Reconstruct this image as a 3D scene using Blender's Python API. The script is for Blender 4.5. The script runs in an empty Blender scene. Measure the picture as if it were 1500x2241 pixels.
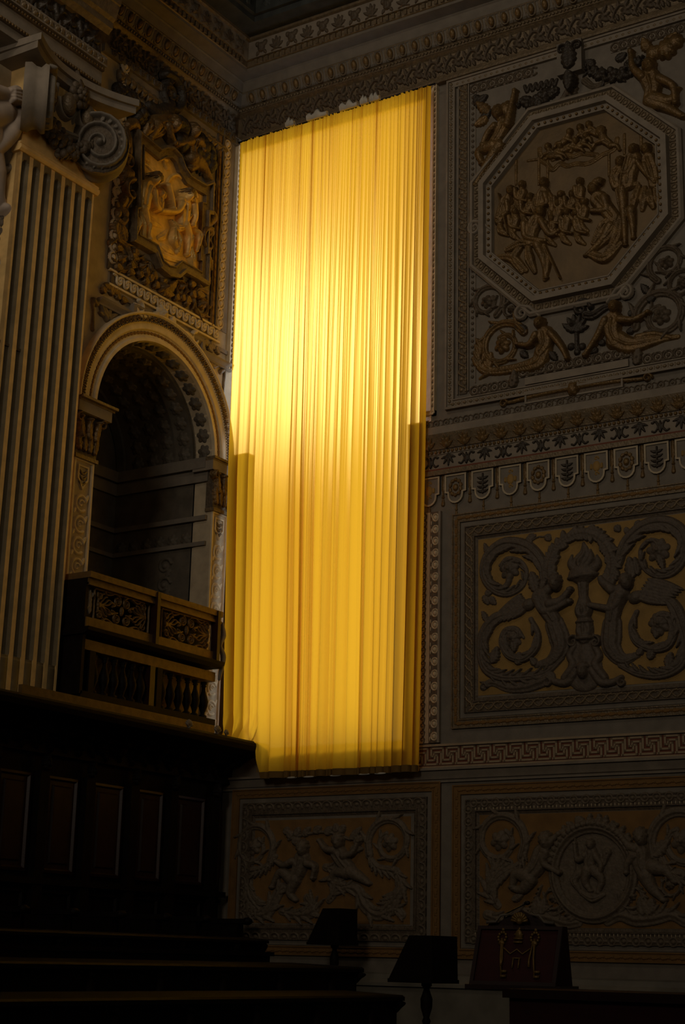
import bpy, math, random
import numpy as np
from mathutils import Matrix, Vector
random.seed(7); np.random.seed(7)
SC = bpy.context.scene
COL = SC.collection
# ------------------------------------------------------------------ camera
YAW, PITCH, ROLL, FPX = math.radians(-32.83), math.radians(15.438), math.radians(1.353), 3546.0
CAM = np.array([13.71, -18.0, 1.6])
_F = np.array([math.sin(YAW)*math.cos(PITCH), math.cos(YAW)*math.cos(PITCH), math.sin(PITCH)])
_r = np.cross(_F, [0, 0, 1.0]); _r /= np.linalg.norm(_r); _u = np.cross(_r, _F)
_R = math.cos(ROLL)*_r + math.sin(ROLL)*_u
_U = -math.sin(ROLL)*_r + math.cos(ROLL)*_u
cam = bpy.data.cameras.new('camera'); co = bpy.data.objects.new('camera', cam); COL.objects.link(co)
M4 = Matrix(((_R[0], _U[0], -_F[0], CAM[0]), (_R[1], _U[1], -_F[1], CAM[1]), (_R[2], _U[2], -_F[2], CAM[2]), (0, 0, 0, 1)))
co.matrix_world = M4
cam.sensor_fit = 'VERTICAL'; cam.sensor_height = 36.0; cam.lens = FPX*36.0/2241.0
cam.clip_start = 0.05; cam.clip_end = 200
SC.camera = co
# ------------------------------------------------------------------ world, sun, fill lights, exposure
SC.view_settings.view_transform = 'Standard'; SC.view_settings.look = 'None'
SC.view_settings.exposure = 0.0; SC.view_settings.gamma = 1.0
SC.view_settings.use_curve_mapping = False
world = bpy.data.worlds.new('world'); SC.world = world; world.use_nodes = True
wb = world.node_tree.nodes['Background']; wb.inputs[0].default_value = (0.85, 0.91, 1.0, 1); wb.inputs[1].default_value = 1.6
sun = bpy.data.lights.new('sun', 'SUN'); sun.energy = 1.0; sun.angle = math.radians(6); sun.color = (1.0, 0.94, 0.80)
so = bpy.data.objects.new('sun', sun); COL.objects.link(so)
SUN = Vector((-0.5332, 0.7745, 0.3404))                       # towards the sun, outside the curtained window
so.rotation_euler = SUN.to_track_quat('Z', 'Y').to_euler(); so.location = (-20, 28, 20)
def area(name, loc, aim, sx, sy, e, col, spread=180):
    l = bpy.data.lights.new(name, 'AREA'); l.shape = 'RECTANGLE'; l.size = sx; l.size_y = sy; l.energy = e; l.color = col
    l.spread = math.radians(spread)
    o = bpy.data.objects.new(name, l); COL.objects.link(o); o.location = loc
    o.rotation_euler = (Vector(loc)-Vector(aim)).to_track_quat('Z', 'Y').to_euler()
    return o
# three added fill lights: behind the camera, under the ceiling, from the right
area('rear_fill', (9.0, -25.6, 11.5), (4.5, 0, 12.0), 4.0, 5.0, 110, (1.0, 0.86, 0.68), 75)  # added fill high behind the camera for assumed windows; the wall has none
area('upper_fill', (2.6, -9.0, 15.4), (3.6, 0, 9.5), 2.5, 2.0, 62, (1.0, 0.84, 0.64), 150)  # fill light added under the ceiling to bring out the reliefs; no lantern is there
area('side_fill', (16.2, -11.0, 9.5), (0, -3.0, 8.5), 3.0, 5.0, 26, (1.0, 0.80, 0.52), 90)  # added fill from the right to brighten the left wall and the niche

# ------------------------------------------------------------------ projection helpers (photo pixel -> point on a wall)
LX = 0.12                                                    # face of the left wall (x); the back wall is y = 0
def ray(x, y): return _R*(x-750)/FPX - _U*(y-1120.5)/FPX + _F
def B(x, y, off=0.0):                                        # on the back wall -> (u along the wall, z)
    d = ray(x, y); t = (-off-CAM[1])/d[1]; p = CAM+d*t; return (p[0], p[2])
def L(x, y, off=0.0):                                        # on the left wall -> (distance from the corner, z)
    d = ray(x, y); t = (LX+off-CAM[0])/d[0]; p = CAM+d*t; return (-p[1], p[2])
def zoomB(ox, oy, s, off=0.0): return lambda x, y: B(ox+x/s, oy+y/s, off)
def zoomL(ox, oy, s, off=0.0): return lambda x, y: L(ox+x/s, oy+y/s, off)
def wp(wall, u, z, h):
    return (u, -h, z) if wall == 'back' else (LX+h, -u, z)

# ------------------------------------------------------------------ materials
MATS = {}
def mat(name, col, rough=0.6, metal=0.0, var=0.25, scale=6.0, bump=0.15, bscale=60.0, spec=0.4, col2=None):
    m = bpy.data.materials.new(name); m.use_nodes = True; nt = m.node_tree; b = nt.nodes['Principled BSDF']
    b.inputs['Roughness'].default_value = rough; b.inputs['Metallic'].default_value = metal
    b.inputs['Specular IOR Level'].default_value = spec
    tc = nt.nodes.new('ShaderNodeTexCoord')
    n = nt.nodes.new('ShaderNodeTexNoise'); n.inputs['Scale'].default_value = scale; n.inputs['Detail'].default_value = 5
    nt.links.new(tc.outputs['Object'], n.inputs['Vector'])
    r = nt.nodes.new('ShaderNodeMapRange'); r.inputs[1].default_value = 0.3; r.inputs[2].default_value = 0.7
    nt.links.new(n.outputs['Fac'], r.inputs[0])
    mx = nt.nodes.new('ShaderNodeMix'); mx.data_type = 'RGBA'
    c2 = col2 or tuple(c*(1-var) for c in col)
    mx.inputs[6].default_value = (*c2, 1); mx.inputs[7].default_value = (*col, 1)
    nt.links.new(r.outputs[0], mx.inputs[0]); nt.links.new(mx.outputs[2], b.inputs['Base Color'])
    if bump:
        n2 = nt.nodes.new('ShaderNodeTexNoise'); n2.inputs['Scale'].default_value = bscale; n2.inputs['Detail'].default_value = 3
        nt.links.new(tc.outputs['Object'], n2.inputs['Vector'])
        bp = nt.nodes.new('ShaderNodeBump'); bp.inputs['Strength'].default_value = bump; bp.inputs['Distance'].default_value = 0.02
        nt.links.new(n2.outputs['Fac'], bp.inputs['Height']); nt.links.new(bp.outputs[0], b.inputs['Normal'])
    MATS[name] = m
    return m
mat('stucco', (0.26, 0.215, 0.165), 0.75)                       # pale plain plaster
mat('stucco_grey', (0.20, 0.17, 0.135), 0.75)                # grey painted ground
mat('pale_stone', (0.70, 0.58, 0.39), 0.6)
mat('dull_gilt', (0.21, 0.152, 0.088), 0.45, 0.2, 0.4, 14, 0.5, 38)
mat('bright_gilt', (0.88, 0.57, 0.17), 0.42, 0.15, 0.35, 9, 0.2, 30)
mat('brown_gilt', (0.21, 0.125, 0.045), 0.42, 0.3, 0.5, 9, 0.6, 34)
mat('brown_stucco', (0.13, 0.095, 0.062), 0.6, 0.1, 0.4, 16, 0.6, 34)
mat('dark_ornament', (0.055, 0.042, 0.030), 0.5, 0.15, 0.4, 18, 0.6, 34)
mat('gold_ground', (0.34, 0.205, 0.055), 0.7, 0.1, 0.3, 5)
mat('ochre_ground', (0.22, 0.115, 0.032), 0.75, 0.0, 0.3, 5)
mat('grisaille', (0.125, 0.095, 0.070), 0.65, 0.0, 0.35, 20, 0.5, 30)
mat('grisaille_pale', (0.165, 0.125, 0.085), 0.65, 0.0, 0.35, 20, 0.5, 30)
mat('red_line', (0.16, 0.045, 0.02), 0.7)
mat('key_cream', (0.36, 0.27, 0.17), 0.7)
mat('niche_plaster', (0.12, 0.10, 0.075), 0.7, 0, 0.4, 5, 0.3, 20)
mat('scene_gilt', (0.155, 0.098, 0.040), 0.5, 0.25, 0.35, 4, 0.12, 24)
mat('ivory', (0.62, 0.50, 0.33), 0.6)
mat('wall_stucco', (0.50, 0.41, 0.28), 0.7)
mat('marble', (0.22, 0.20, 0.16), 0.35, 0, 0.5, 2.2, 0.03)
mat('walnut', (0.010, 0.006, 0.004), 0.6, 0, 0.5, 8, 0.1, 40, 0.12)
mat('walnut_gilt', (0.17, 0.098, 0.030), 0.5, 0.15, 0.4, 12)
mat('red_wood', (0.03, 0.008, 0.005), 0.4, 0, 0.4, 8, 0.05)
mat('red_velvet', (0.050, 0.006, 0.006), 0.8, 0, 0.3, 10)
mat('gold_thread', (0.26, 0.16, 0.045), 0.45, 0.4, 0.3, 20)
mat('pilaster_marble', (0.86, 0.58, 0.24), 0.38, 0, 0.25, 7, 0.05)
mat('shaded_flute', (0.20, 0.15, 0.078), 0.5, 0, 0.3, 7, 0.05)  # pilaster marble darkened: shade inside the flutes put into the colour
mat('statue_stucco', (0.45, 0.36, 0.29), 0.6, 0, 0.2, 5, 0.05)
mat('ceiling_blue', (0.055, 0.06, 0.056), 0.7, 0, 0.5, 6)
mat('black_iron', (0.02, 0.019, 0.018), 0.4, 0.6)
mat('white_cloth', (0.62, 0.58, 0.50), 0.8)
mat('floor_stone', (0.10, 0.085, 0.07), 0.4, 0, 0.5, 1.2, 0.03)

# ------------------------------------------------------------------ object helpers
def tag(o, label=None, cat=None, group=None, kind=None):
    if label: o['label'] = label
    if cat: o['category'] = cat
    if group: o['group'] = group
    if kind: o['kind'] = kind
    return o
def link(name, me, m=None, parent=None):
    o = bpy.data.objects.new(name, me); COL.objects.link(o)
    if m is not None and not me.materials: me.materials.append(MATS[m])
    if parent is not None:
        o.parent = parent; o.matrix_parent_inverse = parent.matrix_basis.inverted()
    return o
def empty(name, loc=(0, 0, 0), label=None, cat=None, group=None, kind=None):
    o = bpy.data.objects.new(name, None); COL.objects.link(o); o.location = loc; o.empty_display_size = 0.2
    return tag(o, label, cat, group, kind)
def np_mesh(name, V, Q, smooth=True):
    V = np.asarray(V, np.float32); Q = np.asarray(Q, np.int32); k = Q.shape[1]
    me = bpy.data.meshes.new(name)
    me.vertices.add(len(V)); me.vertices.foreach_set('co', V.ravel())
    me.loops.add(Q.size); me.loops.foreach_set('vertex_index', Q.ravel())
    me.polygons.add(len(Q)); me.polygons.foreach_set('loop_start', np.arange(len(Q), dtype=np.int32)*k)
    me.polygons.foreach_set('loop_total', np.full(len(Q), k, np.int32))
    me.polygons.foreach_set('use_smooth', np.full(len(Q), smooth, bool))
    me.update(calc_edges=True); me.validate()
    return me
class MB:                                                     # small polygon collector
    def __init__(s): s.v = []; s.f = []
    def add(s, vs, fs):
        n = len(s.v); s.v += [tuple(p) for p in vs]; s.f += [tuple(i+n for i in f) for f in fs]; return s
    def box(s, x0, x1, y0, y1, z0, z1):
        v = [(x, y, z) for z in (z0, z1) for y in (y0, y1) for x in (x0, x1)]
        return s.add(v, [(0, 2, 3, 1), (4, 5, 7, 6), (0, 1, 5, 4), (2, 6, 7, 3), (0, 4, 6, 2), (1, 3, 7, 5)])
    def wbox(s, wall, u0, u1, z0, z1, h0, h1):                # box given in wall coordinates
        a = wp(wall, u0, z0, h0); b = wp(wall, u1, z1, h1)
        return s.box(min(a[0], b[0]), max(a[0], b[0]), min(a[1], b[1]), max(a[1], b[1]), min(a[2], b[2]), max(a[2], b[2]))
    def lathe(s, prof, c=(0, 0, 0), n=16):
        vs = []; fs = []
        for r, z in prof:
            for i in range(n):
                a = 2*math.pi*i/n; vs.append((c[0]+r*math.cos(a), c[1]+r*math.sin(a), c[2]+z))
        for j in range(len(prof)-1):
            for i in range(n):
                i2 = (i+1) % n; fs.append((j*n+i, j*n+i2, (j+1)*n+i2, (j+1)*n+i))
        fs.append(tuple(range(n))[::-1]); fs.append(tuple((len(prof)-1)*n+i for i in range(n)))
        return s.add(vs, fs)
    def tube(s, pts, rad, n=8):
        pts = [Vector(p) for p in pts]; rad = rad if hasattr(rad, '__len__') else [rad]*len(pts)
        vs = []; fs = []; up = Vector((0.13, 0.21, 0.97))
        for i, p in enumerate(pts):
            t = (pts[min(i+1, len(pts)-1)]-pts[max(i-1, 0)]).normalized()
            a = t.cross(up)
            if a.length < 1e-3: a = t.cross(Vector((1, 0, 0)))
            a.normalize(); b = t.cross(a)
            for k in range(n):
                q = 2*math.pi*k/n; vs.append(p+(a*math.cos(q)+b*math.sin(q))*rad[i])
        for i in range(len(pts)-1):
            for k in range(n):
                k2 = (k+1) % n; fs.append((i*n+k, i*n+k2, (i+1)*n+k2, (i+1)*n+k))
        fs.append(tuple(range(n))[::-1]); fs.append(tuple((len(pts)-1)*n+k for k in range(n)))
        return s.add(vs, fs)
    def ball(s, c, r, n=8, m=5):
        r = r if hasattr(r, '__len__') else (r, r, r)
        vs = []; fs = []
        for j in range(m+1):
            t = math.pi*j/m
            for i in range(n):
                a = 2*math.pi*i/n
                vs.append((c[0]+r[0]*math.sin(t)*math.cos(a), c[1]+r[1]*math.sin(t)*math.sin(a), c[2]+r[2]*math.cos(t)))
        for j in range(m):
            for i in range(n):
                i2 = (i+1) % n; fs.append((j*n+i, (j+1)*n+i, (j+1)*n+i2, j*n+i2))
        return s.add(vs, fs)
    def prism(s, outline, fa, fb):                            # outline of 2-d points, two maps to 3-d
        n = len(outline); vs = [fa(*p) for p in outline]+[fb(*p) for p in outline]
        fs = [tuple(range(n))[::-1], tuple(range(n, 2*n))]+[(i, (i+1) % n, n+(i+1) % n, n+i) for i in range(n)]
        return s.add(vs, fs)
    def mesh(s, name, smooth=False):
        me = bpy.data.meshes.new(name); me.from_pydata(s.v, [], s.f)
        if smooth: me.polygons.foreach_set('use_smooth', [True]*len(me.polygons))
        me.update(); return me
    def build(s, name, m, parent=None, smooth=False): return link(name, s.mesh(name, smooth), m, parent)

def spl(pts, n=10, closed=False):                             # Catmull-Rom through points
    P = np.array(pts, float)
    if len(P) < 3: return P
    if closed: Q = np.vstack([P[-1:], P, P[:2]])
    else: Q = np.vstack([2*P[0]-P[1], P, 2*P[-1]-P[-2]])
    out = []
    for i in range(1, len(Q)-2):
        for t in np.arange(n)/n:
            a, b, c, d = Q[i-1], Q[i], Q[i+1], Q[i+2]
            out.append(0.5*((2*b)+(c-a)*t+(2*a-5*b+4*c-d)*t*t+(3*b-a-3*c+d)*t**3))
    out.append(Q[-2]); return np.array(out)

class Rel:
    """Carved relief: strokes, lobes and leaves raised from a wall, meshed as a real surface with depth."""
    def __init__(s, conv=None, res=0.008, wall='back', off=0.0):
        s.conv = conv or (lambda x, y: (x, y)); s.res = res; s.wall = wall; s.off = off; s.it = []
    def P(s, pts): return np.array([s.conv(*p) for p in pts])
    def tube(s, pts, w, h=None, smooth=True, base=0.0, groove=0):
        p = s.P(pts); m = len(p)
        w = np.array(w if hasattr(w, '__len__') else [w]*m, float)
        if smooth and m > 2:
            q = spl(p, 8); w = np.interp(np.linspace(0, m-1, len(q)), np.linspace(0, m-1, len(w)), w); p = q
        else: w = np.interp(np.linspace(0, m-1, m), np.linspace(0, m-1, len(w)), w)
        s.it.append(('t', p, w, h, base, groove)); return s
    def ell(s, c, rx, rz=None, ang=0.0, h=None, lobes=0, base=0.0, depth=0.18, groove=0):
        s.it.append(('e', s.P([c])[0], rx, rz or rx, ang, h, lobes, base, depth, groove)); return s
    def leaf(s, a, b, w, h=0.04, n=5, base=0.0, bend=0.0):
        p = s.P([a, b]); return s.leaf_m(p[0], p[1], w, h, n, base, bend)
    def leaf_m(s, A, Bp, w, h=0.04, n=5, base=0.0, bend=0.0):
        s.it.append(('l', np.array(A), np.array(Bp), w, h, n, base, bend)); return s
    def rosette(s, c, r, h=0.05, n=6, base=0.0):
        c = s.P([c])[0]; 
        s.it.append(('e', c, r, r, 0.3, h*0.7, n, base, 0.28, 0)); s.it.append(('e', c, r*0.62, r*0.62, 0.9, h, n, base, 0.25, 0))
        s.it.append(('e', c, r*0.25, r*0.25, 0, h*1.35, 0, base, 0, 0)); return s
    def vine(s, pts, w, h=0.05, side=1, leaves=7, lw=None, both=False, groove=2):
        """acanthus scroll: a tapering grooved stem with leaf lobes along its outer side"""
        p = spl(s.P(pts), 10); m = len(p)
        ww = np.array(w if hasattr(w, '__len__') else [w, w*0.35], float); ww = np.interp(np.linspace(0, 1, m), np.linspace(0, 1, len(ww)), ww)
        s.it.append(('t', p, ww, h, 0.0, groove)); lw = lw or ww.max()*1.1
        for k in range(leaves):
            i = int((k+0.6)/(leaves+0.4)*(m-2)); t = p[i+1]-p[i]; t /= np.linalg.norm(t)+1e-9; nrm = np.array([-t[1], t[0]])
            sc = ww[i]/ww.max()
            for sd in ((side, -side) if both else (side,)):
                a = p[i]+nrm*sd*ww[i]*0.4; b = a+(t*1.5+nrm*sd*0.55)*lw*1.7*max(0.45, sc)
                s.it.append(('l', a, b, lw*0.5*max(0.45, sc), h*0.95, 4, 0.0, 0.22*sd))
        return s
    def spiral(s, c, r, a0, turns, w, h=0.05, ccw=True, rx=1.0):
        c = s.P([c])[0]; n = int(16*turns)+4; pts = []
        for i in range(n):
            t = i/(n-1); rr = r*(1-0.86*t); a = a0+(1 if ccw else -1)*2*math.pi*turns*t
            pts.append((c[0]+rx*rr*math.cos(a), c[1]+rr*math.sin(a)))
        s.it.append(('t', np.array(pts), np.linspace(w, w*0.45, n), h, 0.0, 0)); return s
    def poly_add(s, fn): s.it.append(('f', fn)); return s
    def raster(s):
        lo = np.array([1e9, 1e9]); hi = -lo
        for i in s.it:
            if i[0] == 't': q0, q1 = i[1].min(0)-i[2].max(), i[1].max(0)+i[2].max()
            elif i[0] == 'e': r = max(i[2], i[3]); q0, q1 = i[1]-r, i[1]+r
            elif i[0] == 'l': q0, q1 = np.minimum(i[1], i[2])-i[3]*1.6, np.maximum(i[1], i[2])+i[3]*1.6
            lo = np.minimum(lo, q0); hi = np.maximum(hi, q1)
        lo -= 2*s.res; hi += 2*s.res
        nx, nz = (np.ceil((hi-lo)/s.res)+1).astype(int)
        X = lo[0]+np.arange(nx)*s.res; Z = lo[1]+np.arange(nz)*s.res
        H = np.full((nz, nx), -1.0)
        def win(a, b):
            i0, i1 = np.clip(np.floor((np.array([a[0], b[0]])-lo[0])/s.res).astype(int)+[0, 2], 0, nx)
            j0, j1 = np.clip(np.floor((np.array([a[1], b[1]])-lo[1])/s.res).astype(int)+[0, 2], 0, nz)
            return slice(j0, j1), slice(i0, i1)
        for it in s.it:
            if it[0] == 't':
                _, p, w, h, base, gr = it
                for k in range(len(p)-1):
                    a, b = p[k], p[k+1]; wm = max(w[k], w[k+1])
                    sl = win(np.minimum(a, b)-wm, np.maximum(a, b)+wm)
                    xx = X[sl[1]][None, :]; zz = Z[sl[0]][:, None]
                    if xx.size == 0 or zz.size == 0: continue
                    ab = b-a; l2 = ab@ab+1e-12
                    t = np.clip(((xx-a[0])*ab[0]+(zz-a[1])*ab[1])/l2, 0, 1)
                    dx = xx-(a[0]+t*ab[0]); dz = zz-(a[1]+t*ab[1]); d = np.sqrt(dx*dx+dz*dz)
                    ww = w[k]+(w[k+1]-w[k])*t; q = d/np.maximum(ww, 1e-5)
                    hh = (h if h is not None else ww)*np.sqrt(np.clip(1-q*q, 0, 1))
                    if h is not None: hh = hh*np.clip(ww/w.max(), 0.3, 1)
                    if gr: hh = hh*(0.82+0.18*np.cos(q*math.pi*gr))
                    v = np.where(q < 1, hh+base, -1); H[sl] = np.maximum(H[sl], v)
            elif it[0] == 'e':
                _, c, rx, rz, ang, h, lobes, base, depth, gr = it; r = max(rx, rz)
                sl = win(c-r, c+r); xx = X[sl[1]][None, :]-c[0]; zz = Z[sl[0]][:, None]-c[1]
                ca, sa = math.cos(ang), math.sin(ang); x2 = xx*ca+zz*sa; z2 = -xx*sa+zz*ca
                q = np.sqrt((x2/rx)**2+(z2/rz)**2)
                if lobes: q = q/(1-depth+depth*np.abs(np.cos(lobes/2*np.arctan2(z2, x2))))
                hh = (h if h is not None else min(rx, rz))*np.sqrt(np.clip(1-q*q, 0, 1))
                if gr: hh = hh*(0.85+0.15*np.cos(x2/rx*math.pi*gr))
                v = np.where(q < 1, hh+base, -1); H[sl] = np.maximum(H[sl], v)
            elif it[0] == 'l':
                _, a, b, w, h, n, base, bend = it; ab = b-a; ln = np.linalg.norm(ab)+1e-9; t0 = ab/ln; nn = np.array([-t0[1], t0[0]])
                m_ = w*1.6; sl = win(np.minimum(a, b)-m_, np.maximum(a, b)+m_)
                xx = X[sl[1]][None, :]-a[0]; zz = Z[sl[0]][:, None]-a[1]
                t = (xx*t0[0]+zz*t0[1])/ln; d = (xx*nn[0]+zz*nn[1])-bend*ln*(t*t)
                env = w*np.sqrt(np.clip(np.sin(np.clip(t, 0, 1)*math.pi), 0, 1))*(1.15-0.5*t)
                env = env*(0.78+0.22*np.abs(np.sin(np.clip(t, 0, 1)*math.pi*n)))
                q = np.abs(d)/np.maximum(env, 1e-5)
                hh = h*np.sqrt(np.clip(1-q*q, 0, 1))*(0.72+0.28*np.abs(np.sin(q*1.5+0.15)))
                v = np.where((q < 1) & (t > 0) & (t < 1), hh+base, -1); H[sl] = np.maximum(H[sl], v)
        return X, Z, H
    def mesh(s, name):
        X, Z, H = s.raster(); pos = H > 0
        cell = pos[:-1, :-1] | pos[1:, :-1] | pos[:-1, 1:] | pos[1:, 1:]
        used = np.zeros_like(pos); used[:-1, :-1] |= cell; used[1:, :-1] |= cell; used[:-1, 1:] |= cell; used[1:, 1:] |= cell
        idx = np.cumsum(used.ravel()).reshape(used.shape)-1
        zz, xx = np.nonzero(used); h = np.where(H[zz, xx] > 0, H[zz, xx], -0.006)+s.off
        u = X[xx]; z = Z[zz]
        V = np.stack([u, -h, z], 1) if s.wall == 'back' else np.stack([LX+h, -u, z], 1)
        j, i = np.nonzero(cell)
        Q = np.stack([idx[j, i], idx[j, i+1], idx[j+1, i+1], idx[j+1, i]], 1)
        if s.wall != 'back': Q = Q[:, ::-1]
        return np_mesh(name, V, Q)
    def build(s, name, m, parent=None, label=None):
        if not s.it: return None
        o = link(name, s.mesh(name), m, parent)
        if label: o['label'] = label
        return o

def unit(fn, res=0.008):                                      # a small carved unit about the origin, facing -y
    r = Rel(res=res); fn(r); return r.mesh('unit')
def place(me, name, parent, m, u, z, wall='back', off=0.0, sc=1.0, rot=0.0, flip=False):
    if not me.materials: me.materials.append(MATS[m])
    o = bpy.data.objects.new(name, me); COL.objects.link(o)
    R_ = Matrix.Rotation(math.pi/2, 4, 'Z') if wall == 'left' else Matrix.Identity(4)
    S = Matrix.Diagonal((-sc if flip else sc, sc, sc, 1))
    MW = Matrix.Translation(wp(wall, u, z, off)) @ R_ @ Matrix.Rotation(rot, 4, 'Y') @ S
    if parent is not None:
        o.parent = parent
        o.matrix_parent_inverse = parent.matrix_basis.inverted()
    o.matrix_basis = MW
    return o
def row(me, name, parent, m, u0, u1, z, step, wall='back', off=0.0, sc=1.0, rot=0.0, alt=None):
    n = max(1, int(round(abs(u1-u0)/step)))
    for k in range(n):
        mm = me if alt is None or k % 2 == 0 else alt
        place(mm, name, parent, m, u0+(k+0.5)*(u1-u0)/n, z, wall, off, sc, rot)
def col(me, name, parent, m, u, z0, z1, step, wall='back', off=0.0, sc=1.0, rot=math.pi/2):
    n = max(1, int(round(abs(z1-z0)/step)))
    for k in range(n): place(me, name, parent, m, u, z0+(k+0.5)*(z1-z0)/n, wall, off, sc, rot)

def frame_poly(name, parent, m, wall, pts, prof, closed=True, smooth=False):
    """mitred moulding around a polygon; prof = [(inset from outline, height)]"""
    P = np.array(pts, float); n = len(P)
    ar = 0.5*sum(P[i][0]*P[(i+1) % n][1]-P[(i+1) % n][0]*P[i][1] for i in range(n)); sg = 1 if ar > 0 else -1
    V = []; K = len(prof)
    for i in range(n):
        a = P[i]-P[i-1]; b = P[(i+1) % n]-P[i]; a /= np.linalg.norm(a); b /= np.linalg.norm(b)
        na = sg*np.array([-a[1], a[0]]); nb = sg*np.array([-b[1], b[0]]); mv = (na+nb)/(1+na@nb)
        for ins, h in prof:
            q = P[i]+mv*ins; V.append(wp(wall, q[0], q[1], h))
    F = []
    for i in range(n):
        j = (i+1) % n
        for k in range(K-1): F.append((i*K+k, j*K+k, j*K+k+1, i*K+k+1))
    me = bpy.data.meshes.new(name); me.from_pydata(V, [], F)
    if smooth: me.polygons.foreach_set('use_smooth', [True]*len(F))
    me.update(); return link(name, me, m, parent)
def rect(u0, u1, z0, z1): return [(u0, z0), (u1, z0), (u1, z1), (u0, z1)]
def slab(name, parent, m, wall, pts, h0, h1):
    return MB().prism(pts, lambda u, z: wp(wall, u, z, h0), lambda u, z: wp(wall, u, z, h1)).build(name, m, parent)
def bead_line(name, parent, m, wall, u0, z0, u1, z1, step, r, off):
    """row of beads too small to pick apart: one joined part"""
    n = max(2, int(math.hypot(u1-u0, z1-z0)/step)); b = MB()
    for k in range(n):
        t = (k+0.5)/n; b.ball(wp(wall, u0+(u1-u0)*t, z0+(z1-z0)*t, off), r, 6, 4)
    o = b.build(name, m, parent, True); o['kind'] = 'stuff'; return o
# ================================================================== THE ROOM
ZC = 15.9; XR = 16.6; YF = -26.0
def struct(o): o['kind'] = 'structure'; return o
struct(MB().box(-4, XR, YF, 0.5, -0.2, 0).build('floor', 'floor_stone'))
struct(MB().box(-4, XR, YF, 0.5, ZC, ZC+0.2).build('ceiling', 'ceiling_blue'))
struct(MB().box(XR, XR+0.3, YF-0.3, 0.5, -0.2, ZC).build('wall_right', 'stucco_grey'))
struct(MB().box(-4, XR, YF-0.3, YF, -0.2, ZC).build('wall_front', 'stucco_grey'))
# back wall with the tall window opening, wider above the impost
OL, OR_, OL2, OR2, OZ0, OZ1, OZM = 0.46, 3.10, -0.05, 3.50, 4.30, 13.60, 8.62
wbk = MB()
wbk.box(-4, OL, 0, 0.15, 0, OZM).box(OR_, XR, 0, 0.15, 0, OZM).box(OL, OR_, 0, 0.15, 0, OZ0)
wbk.box(-4, OL2, 0, 0.15, OZM, OZ1).box(OR2, XR, 0, 0.15, OZM, OZ1).box(-4, XR, 0, 0.15, OZ1, ZC)
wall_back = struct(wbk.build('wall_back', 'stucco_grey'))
# left wall with the arched opening
AV, AR, AZ = 1.70, 1.28, 8.46                                  # arch centre (from corner), radius, spring height
NB = 4.0                                                       # foot of the opening, hidden behind the stalls
n = 32
wl = MB()
arc = [(AV+AR*math.cos(math.pi*k/n), AZ+AR*math.sin(math.pi*k/n)) for k in range(n+1)]
wl.wbox('left', 0.0, AV-AR, 0, AZ, -0.3, 0).wbox('left', AV+AR, 26, 0, AZ, -0.3, 0).wbox('left', AV-AR, AV+AR, 0, NB, -0.3, 0)
ZW = 13.62                                                     # above this the wall steps back behind the cornice
wl.wbox('left', 0.0, AV-AR, AZ, ZW, -0.3, 0).wbox('left', AV+AR, 26, AZ, ZW, -0.3, 0).wbox('left', 0.0, 26, ZW, ZC, -0.4, -LX)
for k in range(n):
    (u1, z1), (u0, z0) = arc[k], arc[k+1]
    vs = [wp('left', u0, z0, 0), wp('left', u1, z1, 0), wp('left', u1, ZW, 0), wp('left', u0, ZW, 0)]
    vs += [wp('left', u0, z0, -0.3), wp('left', u1, z1, -0.3), wp('left', u1, ZW, -0.3), wp('left', u0, ZW, -0.3)]
    wl.add(vs, [(0, 1, 2, 3), (0, 4, 5, 1), (3, 2, 6, 7)])
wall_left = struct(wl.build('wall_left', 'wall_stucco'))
# chamber behind the arch: side walls, back wall, barrel vault
ND = 1.75
nb = MB()
nb.box(LX-ND-0.2, LX-ND, -(AV+AR)-0.05, -(AV-AR)+0.05, NB, 11.2)
nb.box(LX-ND, LX-0.28, -(AV-AR), -(AV-AR)+0.1, NB, AZ)
nb.box(LX-ND, LX-0.28, -(AV+AR)-0.1, -(AV+AR), NB, AZ)
nb.box(LX-ND, LX-0.28, -(AV+AR), -(AV-AR), NB-0.1, NB)
vs = []; fs = []
for k, (u, z) in enumerate(arc): vs += [(LX-0.28, -u, z), (LX-ND, -u, z)]
for k in range(n): fs.append((2*k, 2*k+1, 2*k+3, 2*k+2))
nb.add(vs, fs)
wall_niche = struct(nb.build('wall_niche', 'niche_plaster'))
# ledges and carving inside the chamber
nl = MB()
for z0, z1, p in ((AZ-0.34, AZ-0.16, 0.05), (AZ-0.16, AZ, 0.12), (7.55, 7.62, 0.06), (7.18, 7.24, 0.05)):
    nl.box(LX-ND, LX-ND+p, -(AV+AR), -(AV-AR), z0, z1).box(LX-ND, LX-0.02, -(AV-AR)-p, -(AV-AR), z0, z1)
nl.build('niche_ledge', 'stucco_grey', wall_niche)
nr = MB()
for a0 in (0.30, 0.45, 0.75, 0.9):                              # ribs of the vault
    pass
for x0, x1, p in ((-ND+0.02, -ND+0.16, 0.05), (-0.62, -0.30, 0.05)):
    for k in range(n):
        (u1, z1), (u0, z0) = arc[k], arc[k+1]
        q = lambda u, z, r: (AV+(u-AV)*r, AZ+(z-AZ)*r)
        a_, b_, c_, d_ = q(u0, z0, 1), q(u1, z1, 1), q(u0, z0, 1-p/AR), q(u1, z1, 1-p/AR)
        nr.add([(LX+x0, -c_[0], c_[1]), (LX+x0, -d_[0], d_[1]), (LX+x1, -d_[0], d_[1]), (LX+x1, -c_[0], c_[1]),
                (LX+x0, -a_[0], a_[1]), (LX+x0, -b_[0], b_[1]), (LX+x1, -b_[0], b_[1]), (LX+x1, -a_[0], a_[1])],
               [(0, 1, 2, 3), (0, 4, 5, 1), (3, 2, 6, 7)])
nr.build('vault_rib', 'niche_plaster', wall_niche)
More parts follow.
